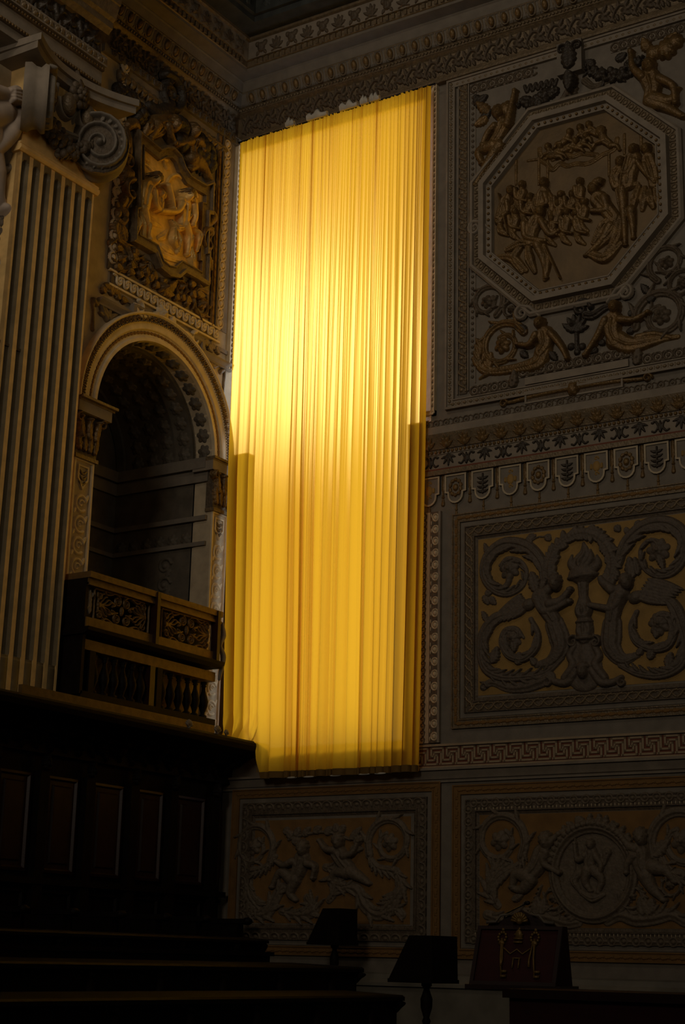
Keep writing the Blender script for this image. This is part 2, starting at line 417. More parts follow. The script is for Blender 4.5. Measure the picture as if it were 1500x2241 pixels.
def acurl(r, s=1.0, h=0.03):                                   # C-scroll with curled ends, used on piers and strips
    r.spiral((0, 0), 0.12*s, 0.3, 1.5, 0.03*s, h); r.leaf((0.10*s, -0.05*s), (0.02*s, -0.2*s), 0.05*s, h*0.8, 3)
    r.ell((0, 0), 0.045*s, None, 0, h*1.3)
U_curl = unit(lambda r: acurl(r), 0.009)
U_ros = unit(lambda r: r.rosette((0, 0), 0.10, 0.035, 6), 0.008)
U_rosn = U_ros.copy(); U_curn = U_curl.copy()
for v in np.arange(0.7, 2.8, 0.33):
    for z in np.arange(5.2, 7.1, 0.33):
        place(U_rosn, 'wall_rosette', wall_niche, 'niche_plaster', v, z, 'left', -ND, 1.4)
for k in range(17):
    a = math.pi*(k+0.5)/17
    for x in (-0.80, -1.08, -1.36, -0.46, -0.14):
        o = place(U_rosn, 'vault_rosette', wall_niche, 'niche_plaster', 0, 0, 'left', 0, 1.15)
        nrm = Vector((0, math.cos(a), -math.sin(a))); rr_ = AR-(0.05 if x == -0.46 else 0)
        o.matrix_basis = Matrix.Translation((LX+x, -(AV+rr_*math.cos(a)), AZ+rr_*math.sin(a))) @ nrm.to_track_quat('-Y', 'X').to_matrix().to_4x4() @ Matrix.Scale(1.15, 4)
for z in np.arange(5.0, 7.1, 0.28):                            # carved strip on the far side of the chamber
    o = place(U_curn, 'wall_scroll', wall_niche, 'niche_plaster', 0, 0, 'back', 0, 1.1)
    o.matrix_basis = Matrix.Translation((LX-0.75, -(AV-AR), z))
for z in np.arange(7.32, 7.5, 0.3):
    for x in np.arange(-1.6, -0.3, 0.24):
        o = place(U_rosn, 'wall_rosette', wall_niche, 'niche_plaster', 0, 0, 'back', 0, 0.9); o.matrix_basis = Matrix.Translation((LX+x, -(AV-AR), z))

# ---- window behind the curtain
win = empty('window_1', (1.78, 0.1, OZ0), kind='structure')
MB().box(OL2-0.04, OR2+0.04, 0.12, 0.15, OZ1-0.1, OZ1).box(OL, OR_, 0.10, 0.15, OZ0, OZ0+0.05).build('window_frame', 'walnut', win)
gm = bpy.data.materials.new('window_glass'); gm.use_nodes = True; nt = gm.node_tree; nt.nodes.clear()
o_ = nt.nodes.new('ShaderNodeOutputMaterial'); t_ = nt.nodes.new('ShaderNodeBsdfTransparent'); g_ = nt.nodes.new('ShaderNodeBsdfGlossy'); x_ = nt.nodes.new('ShaderNodeMixShader')
g_.inputs['Roughness'].default_value = 0.1; x_.inputs[0].default_value = 0.05; t_.inputs[0].default_value = (0.96, 0.97, 0.96, 1)
nt.links.new(t_.outputs[0], x_.inputs[1]); nt.links.new(g_.outputs[0], x_.inputs[2]); nt.links.new(x_.outputs[0], o_.inputs[0])
MATS['window_glass'] = gm
MB().box(OL2-0.04, OR2+0.04, 0.151, 0.16, OZM, OZ1).box(OL-0.04, OR_+0.04, 0.151, 0.16, OZ0, OZM).build('pane', 'window_glass', win)

# ================================================================== CORNICE round the room
PROF = [(0.0, 13.62), (0.10, 13.62), (0.10, 13.66), (0.06, 13.69), (0.05, 13.75), (0.08, 14.02), (0.13, 14.06), (0.15, 14.07), (0.15, 14.14),
        (0.17, 14.15), (0.20, 14.17), (0.25, 14.30), (0.27, 14.31), (0.27, 14.33), (0.31, 14.45), (0.33, 14.465), (0.33, 14.48), (0.53, 14.49),
        (0.53, 14.53), (0.55, 14.54), (0.56, 14.62), (0.60, 14.63), (0.62, 14.90), (0.66, 14.92), (0.66, 14.96), (0.95, 14.97), (0.95, 15.06), (1.0, 15.07), (1.0, 15.35), (1.3, 15.36), (1.3, 15.9)]
def sweep_corner(name, m, prof, b_end, l_end, parent=None, lx=0.0):
    V = []; F = []; K = len(prof)
    for p, z in prof: V.append((b_end, -p, z))
    for p, z in prof: V.append((p, -p, z))
    for p, z in prof: V.append((p, -l_end, z))
    for s in range(2):
        for k in range(K-1): F.append((s*K+k, (s+1)*K+k, (s+1)*K+k+1, s*K+k+1))
    me = bpy.data.meshes.new(name); me.from_pydata(V, [], F); me.update()
    return link(name, me, m, parent)
crn = struct(sweep_corner('trim_1', 'dull_gilt', PROF, XR, 3.6))
tint = [('fascia', 'stucco_grey', 13, 19), ('frieze_ground', 'stucco', 21, 23), ('egg_ground', 'stucco_grey', 9, 13), ('coffer_edge', 'ceiling_blue', 24, 31)]
for nm, mm, a, b in tint:
    sweep_corner(nm, mm, [(p+0.003, z) for p, z in PROF[a:b]], XR, 3.6, crn)
# eggs in their cups, beads, foliage of the frieze, palmettes
def egg_unit(r):
    r.tube([(-0.075, 0.10), (-0.075, -0.02), (-0.05, -0.085), (0, -0.105), (0.05, -0.085), (0.075, -0.02), (0.075, 0.10)], 0.016, 0.022)
    r.leaf((-0.105, 0.10), (-0.105, -0.11), 0.016, 0.02, 1)
U_cup = unit(egg_unit, 0.006)
U_egg = MB().ball((0, -0.012, 0.0), (0.048, 0.048, 0.082), 12, 8).mesh('egg', True)
TILT = math.atan2(0.06, 0.14)
def tilt_place(me, name, parent, m, u, z, wall, off, tilt, sc=1.0):
    o = place(me, name, parent, m, u, z, wall, off, sc)
    R_ = Matrix.Rotation(math.pi/2, 4, 'Z') if wall == 'left' else Matrix.Identity(4)
    o.matrix_basis = Matrix.Translation(wp(wall, u, z, off) if wall == 'back' else (off, -u, z)) @ R_ @ Matrix.Rotation(tilt, 4, 'X') @ Matrix.Diagonal((sc, sc, sc, 1))
    return o
for k in range(37):
    u = 0.42+k*0.205
    tilt_place(U_cup, 'egg_cup', crn, 'dull_gilt', u, 14.235, 'back', 0.222, TILT, 0.84)
    tilt_place(U_egg, 'egg', crn, 'brown_gilt', u, 14.235, 'back', 0.222, TILT, 0.92)
for k in range(15):
    u = 0.42+k*0.205
    tilt_place(U_cup, 'egg_cup', crn, 'dull_gilt', u, 14.235, 'left', 0.222, TILT, 0.84)
    tilt_place(U_egg, 'egg', crn, 'brown_gilt', u, 14.235, 'left', 0.222, TILT, 0.92)
bead_line('bead_row', crn, 'dull_gilt', 'back', 0.15, 14.105, 8.0, 14.105, 0.055, 0.024, 0.16)
o = bead_line('bead_row', crn, 'dull_gilt', 'left', 0.15, 14.105, 3.4, 14.105, 0.055, 0.024, 0.16-LX)
def foliage_unit(r):
    r.tube([(-0.16, -0.10), (-0.10, 0.02), (-0.03, 0.08), (0.05, 0.04), (0.04, -0.04), (-0.02, -0.04)], [0.020, 0.018, 0.012], 0.035)
    r.rosette((0.01, 0.0), 0.038, 0.05, 5)
    for a_, b_, w_ in (((-0.12, 0.0), (-0.16, 0.12), 0.03), ((-0.06, 0.06), (-0.05, 0.15), 0.03), ((0.04, 0.05), (0.10, 0.14), 0.035), ((0.05, 0.0), (0.14, 0.03), 0.035), ((0.04, -0.04), (0.12, -0.08), 0.035), ((-0.02, -0.06), (0.02, -0.15), 0.03), ((-0.09, -0.03), (-0.06, -0.13), 0.03), ((0.11, -0.02), (0.16, -0.12), 0.03), ((-0.15, -0.07), (-0.10, -0.15), 0.025)): r.leaf(a_, b_, w_, 0.04, 3)
U_fol = unit(foliage_unit, 0.007)
for wall, n_ in (('back', 24), ('left', 9)):
    for k in range(n_): tilt_place(U_fol, 'frieze_foliage', crn, 'brown_stucco', 0.32+k*0.32, 13.885, wall, 0.07, 0.11, 1.02)
def palm_unit(r):
    for a in (-70, -35, 0, 35, 70):
        q = math.radians(90+a); r.leaf((0, -0.08), (0.13*math.cos(q), -0.08+0.19*math.sin(q)), 0.035, 0.03, 2)
    r.ell((0, -0.09), 0.04, 0.03, 0, 0.035); r.tube([(-0.09, -0.12), (0, -0.1), (0.09, -0.12)], 0.012, 0.02)
U_palm = unit(palm_unit, 0.008)
def mask_unit(r):
    r.ell((0, 0), 0.07, 0.085, 0, 0.05); r.ell((-0.07, 0.06), 0.04, 0.05, 0.5, 0.035); r.ell((0.07, 0.06), 0.04, 0.05, -0.5, 0.035)
    r.tube([(0, 0.03), (0, -0.03)], 0.018, 0.02, base=0.045); r.ell((0, -0.06), 0.04, 0.02, 0, 0.02, base=0.03); r.leaf((-0.05, -0.06), (-0.09, -0.13), 0.03, 0.03); r.leaf((0.05, -0.06), (0.09, -0.13), 0.03, 0.03)
U_mask = unit(mask_unit, 0.008)
for wall, n_ in (('back', 26), ('left', 9)):
    for k in range(n_): tilt_place(U_palm if k % 2 else U_mask, 'frieze_palmette' if k % 2 else 'frieze_mask', crn, 'brown_stucco', 0.85+k*0.275, 14.765, wall, 0.615, 0.07, 0.95)
for wall, e in (('back', 8.0), ('left', 3.5)):                  # dentils under the upper frieze
    d = MB(); x0 = 0.0 if wall == 'back' else -LX
    for k in range(int((e-0.7)/0.1)): d.wbox(wall, 0.7+k*0.1, 0.75+k*0.1, 14.545, 14.615, 0.55+x0, 0.585+x0)
    o = d.build('dentil_row', 'dull_gilt', crn); o['kind'] = 'stuff'
for wall, e in (('back', 26), ('left', 9)):
    for k in range(e): tilt_place(U_ros, 'coffer_rosette', crn, 'ceiling_blue', 1.2+k*0.27, 15.21, wall, 1.0, 0.0, 0.9)
# coffers of the ceiling
for i in range(3):
    for j in range(3):
        x0 = 1.6+i*2.6; y0 = -1.6-j*2.6
        q = MB()
        for a, w_ in ((0.0, 0.25),): q.box(x0, x0+2.3, y0-0.25, y0, ZC-0.25, ZC).box(x0, x0+2.3, y0-2.3, y0-2.05, ZC-0.25, ZC).box(x0, x0+0.25, y0-2.05, y0-0.25, ZC-0.25, ZC).box(x0+2.05, x0+2.3, y0-2.05, y0-0.25, ZC-0.25, ZC)
        q.build('coffer', 'ceiling_blue', bpy.data.objects['ceiling'])

# ================================================================== BANDS OF THE BACK WALL
RW = 7.9                                                       # how far the carved part of the back wall is built
# entablature band: guilloche, plain, leaf cyma, beads, anthemion frieze, fillet
eb = struct(empty('trim_2', (5.5, 0, 8.2), kind='structure'))
E0 = 3.36
def zrow(y): return B(928, y)[1]
Z = {k: zrow(k) for k in (928, 944, 962, 992, 1002, 1033, 1038, 1048)}
MB().wbox('back', E0, RW, Z[944], Z[928], 0, 0.05).build('guilloche_ground', 'stucco_grey', eb)
MB().wbox('back', E0, RW, Z[962], Z[944], 0, 0.09).build('fascia', 'stucco', eb)
MB().prism([(0.0, Z[992]), (0.055, Z[992]), (0.075, Z[992]+0.06), (0.12, Z[962]-0.03), (0.13, Z[962]), (0.0, Z[962])], lambda p, z: (E0, -p, z), lambda p, z: (RW, -p, z)).build('cyma', 'dull_gilt', eb)
MB().wbox('back', E0, RW, Z[1002], Z[992], 0, 0.03).build('fillet', 'stucco', eb)
MB().wbox('back', E0, RW, Z[1033], Z[1002], 0, 0.015).build('frieze_ground', 'stucco', eb)
MB().wbox('back', E0, RW, Z[1048], Z[1038], 0, 0.07).build('fillet', 'dull_gilt', eb)
MB().wbox('back', E0, RW, Z[1038], Z[1033], 0, 0.04).build('red_fillet', 'red_line', eb)
U_ring = unit(lambda r: (r.spiral((0, 0), 0.055, 0, 0.97, 0.013, 0.02), r.tube([(-0.085, 0.05), (-0.05, 0.02), (-0.055, -0.03)], 0.010, 0.016), r.ell((0, 0), 0.022, None, 0, 0.02)), 0.006)
def ring_true(r):
    r.tube([(0.052*math.cos(a), 0.052*math.sin(a)) for a in np.linspace(0, 2*math.pi, 17)], 0.013, 0.02, smooth=False); r.ell((0, 0), 0.024, None, 0, 0.022)
    r.tube([(0.04, 0.035), (0.075, 0.052), (0.11, 0.035)], 0.010, 0.015); r.tube([(0.04, -0.035), (0.075, -0.052), (0.11, -0.035)], 0.010, 0.015)
U_ring = unit(ring_true, 0.006)
row(U_ring, 'guilloche_ring', eb, 'brown_stucco', E0, RW, (Z[944]+Z[928])/2, 0.15, 'back', 0.05, 0.85)
def acan_unit(r):
    for a, w_ in ((-62, 0.03), (-32, 0.036), (0, 0.042), (32, 0.036), (62, 0.03)):
        q = math.radians(90+a); r.leaf((0, -0.09), (0.12*math.cos(q), -0.09+0.185*math.sin(q)), w_, 0.03, 3)
    r.ell((0, -0.06), 0.02, 0.05, 0, 0.045)
U_acan = unit(acan_unit, 0.007)
n_ = int((RW-E0)/0.27)
for k in range(n_):
    o = tilt_place(U_acan, 'cyma_leaf', eb, 'brown_gilt', E0+0.13+k*0.27, (Z[962]+Z[992])/2, 'back', 0.085, 0.42, 0.98)
bead_line('bead_row', eb, 'brown_gilt', 'back', E0, (Z[992]+Z[1002])/2, RW, (Z[992]+Z[1002])/2, 0.062, 0.026, 0.03)
def anth_a(r):
    for a in (-75, -40, 0, 40, 75):
        q = math.radians(-90+a); r.leaf((0, 0.075), (0.115*math.cos(q), 0.075+0.155*math.sin(q)), 0.022, 0.028, 1)
    r.ell((0, 0.075), 0.03, 0.02, 0, 0.03)
def anth_b(r):
    r.tube([(-0.11, 0.06), (-0.06, 0.07), (-0.03, 0.0), (-0.07, -0.06), (-0.11, -0.05)], 0.014, 0.02); r.tube([(0.11, 0.06), (0.06, 0.07), (0.03, 0.0), (0.07, -0.06), (0.11, -0.05)], 0.014, 0.02)
    r.leaf((0, -0.08), (0, 0.08), 0.03, 0.035, 2); r.ell((-0.1, 0.06), 0.02, None, 0, 0.02); r.ell((0.1, 0.06), 0.02, None, 0, 0.02)
U_aa, U_ab = unit(anth_a, 0.007), unit(anth_b, 0.007)
n_ = int((RW-E0)/0.27)
for k in range(n_): place((U_ab, U_aa)[k % 2], 'frieze_anthemion', eb, 'dark_ornament', E0+0.13+k*0.27, (Z[1002]+Z[1033])/2, 'back', 0.015)
# lambrequin tabs with tassels under the entablature
def tab_outline(cx, zt, w, h):
    pts = [(cx-w, zt), (cx-w, zt-h*0.62), (cx-w*0.72, zt-h*0.64), (cx-w*0.72, zt-h*0.7)]
    pts += [(cx-w*0.72*math.cos(a), zt-h*0.70-h*0.30*math.sin(a)) for a in np.linspace(0, math.pi, 9)[1:-1]]
    pts += [(cx+w*0.72, zt-h*0.7), (cx+w*0.72, zt-h*0.64), (cx+w, zt-h*0.62), (cx+w, zt)]
    return pts
ZT = Z[1048]-0.01; TH = 0.40; TP = 0.40
U_t1 = unit(lambda r: (r.ell((0, 0), 0.05, 0.07, 0, 0.02), r.tube([(-0.07, -0.02), (-0.07, 0.02)], 0.018, 0.02), r.tube([(0.07, -0.02), (0.07, 0.02)], 0.018, 0.02), r.spiral((0, 0.1), 0.03, 0, 1, 0.01, 0.015), r.spiral((0, -0.1), 0.03, 0, 1, 0.01, 0.015)), 0.006)
U_t2 = unit(lambda r: [r.leaf((0, -0.12+0.06*k), (0.08*sg, -0.09+0.06*k), 0.022, 0.025, 1) for k in range(4) for sg in (-1, 1)]+[r.tube([(0, -0.13), (0, 0.13)], 0.013, 0.025)], 0.006)
U_t3 = unit(lambda r: [r.leaf((0.085*math.cos(a), 0.11*math.sin(a)), (0.085*math.cos(a+0.6), 0.11*math.sin(a+0.6)), 0.032, 0.03, 2) for a in np.linspace(0, 5.7, 10)]+[r.ell((0, 0), 0.04, 0.05, 0, 0.035)], 0.006)
U_tas = unit(lambda r: (r.tube([(0, 0.2), (0, -0.08)], 0.016, 0.02), r.tube([(-0.02, 0.2), (-0.02, 0.0)], 0.006, 0.012), r.tube([(0.02, 0.2), (0.02, 0.0)], 0.006, 0.012), r.ell((0, -0.09), 0.022, 0.022, 0, 0.03), r.tube([(0, -0.1), (0, -0.19)], [0.014, 0.03], 0.025)), 0.006)
U_tas2 = unit(lambda r: (r.tube([(0, 0.05), (0, -0.02)], 0.012, 0.018), r.ell((0, -0.03), 0.02, None, 0, 0.025), r.tube([(0, -0.04), (0, -0.11)], [0.012, 0.026], 0.02)), 0.006)
lam = empty('lambrequin_border', (5.5, 0, ZT-TH), 'row of scalloped tabs with tassels hanging under the leaf moulding beside the curtain', 'border')
first = B(942, 1080)[0]
k = 0
while first+k*TP < RW-0.2:
    cx = first+k*TP
    t = slab('tab', lam, 'stucco_grey', 'back', tab_outline(cx, ZT, 0.16, TH), 0, 0.025)
    frame_poly('tab_edge', t, 'wall_stucco', 'back', tab_outline(cx, ZT, 0.16, TH), [(0, 0.0), (0, 0.042), (0.022, 0.042), (0.022, 0.02)])
    place((U_t1, U_t3, U_t2)[k % 3], 'tab_ornament', t, ('gold_ground', 'brown_gilt', 'dark_ornament')[k % 3], cx, ZT-TH*0.46, 'back', 0.025)
    place(U_tas2, 'tassel', t, 'brown_gilt', cx, ZT-TH-0.05, 'back', 0.0)
    place(U_tas, 'tassel', lam, 'brown_gilt', cx+TP/2, ZT-0.2, 'back', 0.0)
    k += 1
# greek key band
gk = empty('greek_key_band', (5.5, 0, 4.1), 'cream and red greek key band running across the wall under the scroll panel', 'border')
g0, g1 = B(912, 1684)[1]-0.0, B(912, 1632)[1]; gx0 = 3.22; GH = g1-g0
MB().wbox('back', gx0, RW, g0+0.03, g1-0.035, 0, 0.012).build('key_ground', 'red_line', gk)
MB().wbox('back', gx0, RW, g1-0.028, g1, 0, 0.04).build('border_fillet', 'key_cream', gk)
MB().wbox('back', gx0, RW, g0, g0+0.026, 0, 0.04).build('border_fillet', 'key_cream', gk)
def key_mesh():
    b = MB(); q = (GH-0.075)/12.8
    def bar(x0, z0, x1, z1): b.box(x0*q*1.05, x1*q*1.05, -0.024, -0.008, z0*q, z1*q)
    W = 12                                                     # unit width in cells, 12.8 cells high
    e = 0.68
    def Hb(x0, x1, z): bar(x0-e, z-e, x1+e, z+e)
    def Vb(x, z0, z1): bar(x-e, z0-e, x+e, z1+e)
    Hb(0, 9.8, 0.8); Vb(9.8, 0.8, 7.2); Hb(7.7, 9.8, 7.2); Vb(7.7, 3.6, 7.2); Hb(2.2, 7.7, 3.6); Vb(2.2, 3.6, 12); Hb(-7, 2.2, 12); Vb(-7, 6.4, 12); Hb(-7, -5, 6.4); Vb(-5, 6.4, 9.2); Hb(-5, 0.6, 9.2); Vb(0.6, 0.8, 9.2)
    return b.mesh('key'), W*q*1.05
U_key, KW = key_mesh()
k = 0
while gx0+k*KW < RW-KW:
    place(U_key, 'key_unit', gk, 'key_cream', gx0+k*KW, g0+0.038, 'back', 0.0); k += 1
# sill moulding under the key band and the curtain
sl = struct(empty('trim_3', (4, 0, 3.85), kind='structure'))
s0 = B(912, 1715)[1]; s1 = g0-0.005
MB().prism([(0, s0), (0.03, s0), (0.03, s0+0.03), (0.05, s0+0.04), (0.09, s1-0.03), (0.12, s1-0.03), (0.12, s1), (0, s1)], lambda p, z: (0.1, -p, z), lambda p, z: (RW, -p, z)).build('sill', 'stucco', sl)
# marble plinth
pl = struct(empty('baseboard_back', (4, 0, 0), kind='structure'))
MB().wbox('back', 0.1, XR, 0, 1.30, 0, 0.10).build('plinth', 'marble', pl)
MB().prism([(0, 1.30), (0.14, 1.30), (0.14, 1.34), (0.10, 1.38), (0.08, 1.44), (0, 1.46)], lambda p, z: (0.1, -p, z), lambda p, z: (XR, -p, z)).build('plinth_cap', 'marble', pl)
# vertical strip with pearls beside the curtain, below the entablature
st = empty('pearl_strip', (3.5, 0, 4.3), 'narrow upright border of pearls and ovals beside the lower curtain edge', 'border')
a0, a1 = B(926, 1300)[0], B(966, 1300)[0]; sz0, sz1 = g1+0.02, 7.32
MB().wbox('back', a0-0.1, a1, sz0, sz1, 0, 0.03).build('strip_ground', 'wall_stucco', st)
MB().wbox('back', B(957.5, 1300)[0]+0.035, a1+0.01, sz0, sz1, 0, 0.05).build('strip_edge', 'stucco', st)
MB().wbox('back', B(946, 1300)[0]-0.015, B(957.5, 1300)[0]+0.03, sz0, sz1, 0.0, 0.036).build('pearl_ground', 'brown_stucco', st)
U_pearl = unit(lambda r: (r.ell((0, 0), 0.03, 0.036, 0, 0.03), r.tube([(0.05*math.cos(a), 0.055*math.sin(a)) for a in np.linspace(0, 2*math.pi, 13)], 0.011, 0.018, smooth=False)), 0.006)
col(U_pearl, 'pearl', st, 'ivory', B(957, 1300)[0]-0.005, sz0, sz1, 0.16, 'back', 0.036, 0.9, 0)
U_dash = MB().ball((0, 0, 0), (0.008, 0.012, 0.03), 6, 4).mesh('dash', True)
col(U_dash, 'pearl_dash', st, 'ivory', B(947, 1300)[0]-0.0, sz0, sz1, 0.1, 'back', 0.04, 1, 0)
U_wave = unit(lambda r: (r.spiral((0, 0.0), 0.035, 0.0, 1.1, 0.009, 0.014), r.tube([(0.02, -0.05), (0.03, 0.0), (0.0, 0.05)], 0.008, 0.012)), 0.005)
col(U_wave, 'edge_wave', st, 'brown_stucco', B(930, 1300)[0], sz0, sz1, 0.09, 'back', 0.03, 1, 0)
# pale window surround beside the upper curtain
ws = empty('window_surround', (3.5, 0, 8.66), 'pale carved stone surround at the upper right edge of the curtain', 'surround')
w0, w1 = 3.35, B(959, 500)[0]; wz0, wz1 = B(940, 912)[1], 13.62
MB().prism([(3.22, 0.14), (w1-0.06, -0.04), (w1-0.06, -0.001), (3.499, -0.001), (3.499, 0.14)], lambda x, y: (x, y, OZM-0.03), lambda x, y: (x, y, wz1)).build('splayed_reveal', 'pale_stone', ws)
LP = [(0, 0.0), (0.0, 0.07), (0.012, 0.07), (0.016, 0.045), (0.05, 0.04), (0.054, 0.055), (0.064, 0.055), (0.066, 0.0)]
MB().prism([(w1-q, h) for q, h in LP], lambda u, h: (u, -h, wz0), lambda u, h: (u, -h, wz1)).build('surround_lip', 'pale_stone', ws)
MB().prism([(wz0+q, h) for q, h in LP], lambda z, h: (w0, -h, z), lambda z, h: (w1, -h, z)).build('surround_lip', 'pale_stone', ws)
U_ov = unit(lambda r: (r.leaf((0, -0.045), (0, 0.045), 0.026, 0.022, 2),), 0.005)
col(U_ov, 'lip_leaf', ws, 'dull_gilt', w1-0.033, wz0+0.1, wz1, 0.085, 'back', 0.04, 0.8, 0.5)
# ================================================================== FIGURES IN RELIEF
def fig(r, head=None, torso=None, arms=(), legs=(), drape=(), hs=0.07, tw=0.10, aw=0.036, lw=0.055, dw=0.06, h=1.0, hair=None, turn=0.0):
    """one carved figure as a single continuous relief: head with face and hair, torso, jointed limbs, folds of cloth"""
    if torso: r.tube(torso, np.linspace(tw, tw*0.78, 3) if len(torso) < 4 else [tw, tw*0.85, tw*0.9, tw*0.75], 0.095*h, base=0.01, groove=3)
    for d in drape: r.tube(d, [dw*0.6, dw, dw*0.5], 0.085*h, groove=3)
    for l in legs: r.tube(l, np.linspace(lw*1.25, lw*0.5, 4), 0.085*h, base=0.015); r.ell(l[-1], lw*0.75, lw*0.42, turn, 0.05*h, base=0.01)
    for a in arms: r.tube(a, np.linspace(aw*1.2, aw*0.62, 4), 0.06*h, base=0.05*h); r.ell(a[-1], aw*0.85, aw*0.75, 0, 0.04*h, base=0.05*h, lobes=5)
    if head:
        c = np.array(r.P([head])[0]); s2 = Rel(res=r.res); 
        if torso:
            t = np.array(r.P([torso[0]])[0]); r.it.append(('t', np.array([c, t]), np.array([hs*0.55, hs*0.7]), 0.06*h, 0.03, 0))
        r.it.append(('e', c+[0, hs*0.25], hs*1.02, hs*1.08, 0, 0.10*h, 9, 0.02*h, 0.14, 0))      # hair
        f = c+[hs*0.18*math.cos(turn), -hs*0.12]
        r.it.append(('e', f, hs*0.74, hs*0.98, 0, 0.115*h, 0, 0.03*h, 0, 0))                      # face
        r.it.append(('t', np.array([f+[0, hs*0.22], f+[hs*0.05, -hs*0.18]]), np.array([hs*0.10, hs*0.17]), 0.03*h, 0.125*h, 0))   # nose
        for sg in (-1, 1): r.it.append(('e', f+[sg*hs*0.3, hs*0.28], hs*0.17, hs*0.07, 0, 0.018*h, 0, 0.125*h, 0, 0))     # brows
        r.it.append(('e', f+[0, -hs*0.45], hs*0.2, hs*0.07, 0, 0.018*h, 0, 0.11*h, 0, 0))         # mouth
    return r
def garland(r, pts, w=0.06, n=26, seed=1):
    p = spl(r.P(pts), 12); rd = random.Random(seed)
    for k in range(n):
        q = p[int((k+0.5)/n*(len(p)-1))]; t = (k+0.5)/n; ww = w*(0.55+0.6*math.sin(math.pi*t))
        for _ in range(3):
            c = q+np.array([rd.uniform(-1, 1), rd.uniform(-1, 1)])*ww*0.75; s = ww*rd.uniform(0.28, 0.5)
            r.it.append(('e', c, s, s*rd.uniform(0.8, 1.2), 0, s*1.1, rd.choice([0, 0, 5]), 0.02+rd.uniform(0, 0.03), 0.2, 0))
        if k % 2:
            a = rd.uniform(0, 6.28); r.it.append(('l', q, q+np.array([math.cos(a), math.sin(a)])*ww*1.5, ww*0.35, 0.04, 3, 0.0, 0.2))
    return r

# ================================================================== UPPER PANEL WITH THE OCTAGON
OC = (5.62, 11.31)
up = empty('octagon_panel', (5.62, 0, 8.7), 'large carved wall panel with an octagonal gilded scene of a kneeling crowd', 'relief panel')
PU0, PU1, PZ0, PZ1 = B(983, 600)[0], 2*5.62-B(983, 600)[0], B(1000, 893)[1], 13.60
slab('panel_ground', up, 'stucco_grey', 'back', rect(PU0, PU1, PZ0, PZ1), 0, 0.012)
frame_poly('outer_fillet', up, 'stucco', 'back', rect(PU0-0.02, PU1+0.02, PZ0-0.02, PZ1+0.02), [(0, 0), (0, 0.07), (0.03, 0.07), (0.03, 0.045), (0.11, 0.04), (0.115, 0.06), (0.13, 0.06), (0.13, 0.012)])
U_sq = unit(lambda r: (r.ell((0, 0), 0.03, 0.024, 0, 0.02, 4), r.tube([(0.045, -0.02), (0.045, 0.02)], 0.006, 0.012)), 0.006)
col(U_sq, 'fillet_bead', up, 'dull_gilt', PU0+0.045, PZ0+0.05, PZ1, 0.09, 'back', 0.042)
row(U_sq, 'fillet_bead', up, 'dull_gilt', PU0+0.05, PU1, PZ0+0.045, 0.09, 'back', 0.042)
gu = B(1016.5, 600)[0]
def twist(r):
    r.tube([(-0.075, -0.05), (-0.03, -0.045), (0.03, 0.045), (0.075, 0.05)], 0.014, 0.026); r.ell((-0.055, 0.02), 0.034, None, 0, 0.008); r.tube([(-0.055+0.036*math.cos(a), 0.018+0.032*math.sin(a)) for a in np.linspace(0.3, 3.6, 9)], 0.011, 0.02)
    r.ell((0.045, -0.02), 0.03, None, 0, 0.02)
U_tw = unit(twist, 0.006)
slab('twist_ground', up, 'brown_stucco', 'back', rect(gu-0.055, gu+0.055, PZ0+0.17, PZ1-0.1), 0, 0.03)
col(U_tw, 'twist_link', up, 'dull_gilt', gu, PZ0+0.2, PZ1-0.12, 0.15, 'back', 0.03, 1.0)
MB().wbox('back', gu+0.075, gu+0.09, PZ0+0.2, PZ1-0.1, 0, 0.045).wbox('back', gu-0.085, gu-0.07, PZ0+0.17, PZ1-0.1, 0, 0.045).build('twist_fillet', 'stucco', up)
gb = B(1036, 600)[0]
U_bd = MB().ball((0, 0, 0), (0.026, 0.02, 0.026), 7, 4).mesh('stud', True)
col(U_bd, 'border_stud', up, 'brown_stucco', gb, PZ0+0.35, PZ1-0.2, 0.085, 'back', 0.015, 0.9, 0)
MB().wbox('back', gb+0.04, gb+0.052, PZ0+0.3, PZ1-0.2, 0, 0.03).build('border_fillet', 'stucco', up)
# stepped rows of rings along the foot and the head of the panel
zb = B(1060, 853)[1]; zm = B(1270, 793)[1]
ua, ub = B(1130, 835)[0], B(1395, 785)[0]
for x0, x1, z in ((gu+0.1, ua-0.08, zb), (ua+0.05, ub-0.05, zm), (ub+0.08, RW, zb)):
    slab('ring_ground', up, 'stucco', 'back', rect(x0, x1, z-0.07, z+0.07), 0, 0.025)
    row(U_ring, 'border_ring', up, 'dull_gilt', x0, x1, z, 0.135, 'back', 0.025, 1.12)
for x in (ua-0.02, ub+0.02):
    r = Rel(res=0.008, off=0.02); r.leaf((x-0.02, zb-0.06), (x+0.02, zm+0.05), 0.08, 0.06, 4); r.rosette((x, (zb+zm)/2-0.03), 0.06, 0.06); r.build('step_leaf', 'brown_stucco', up)
for x0, x1, z, t in ((PU0+0.15, ua+0.1, zb-0.13, 0.03), (ua+0.15, ub-0.1, zm-0.14, 0.05), (ub-0.05, RW, zb-0.13, 0.03)):
    slab('plain_rail', up, 'stucco', 'back', rect(x0, x1, z-0.05, z+0.05), 0, t)
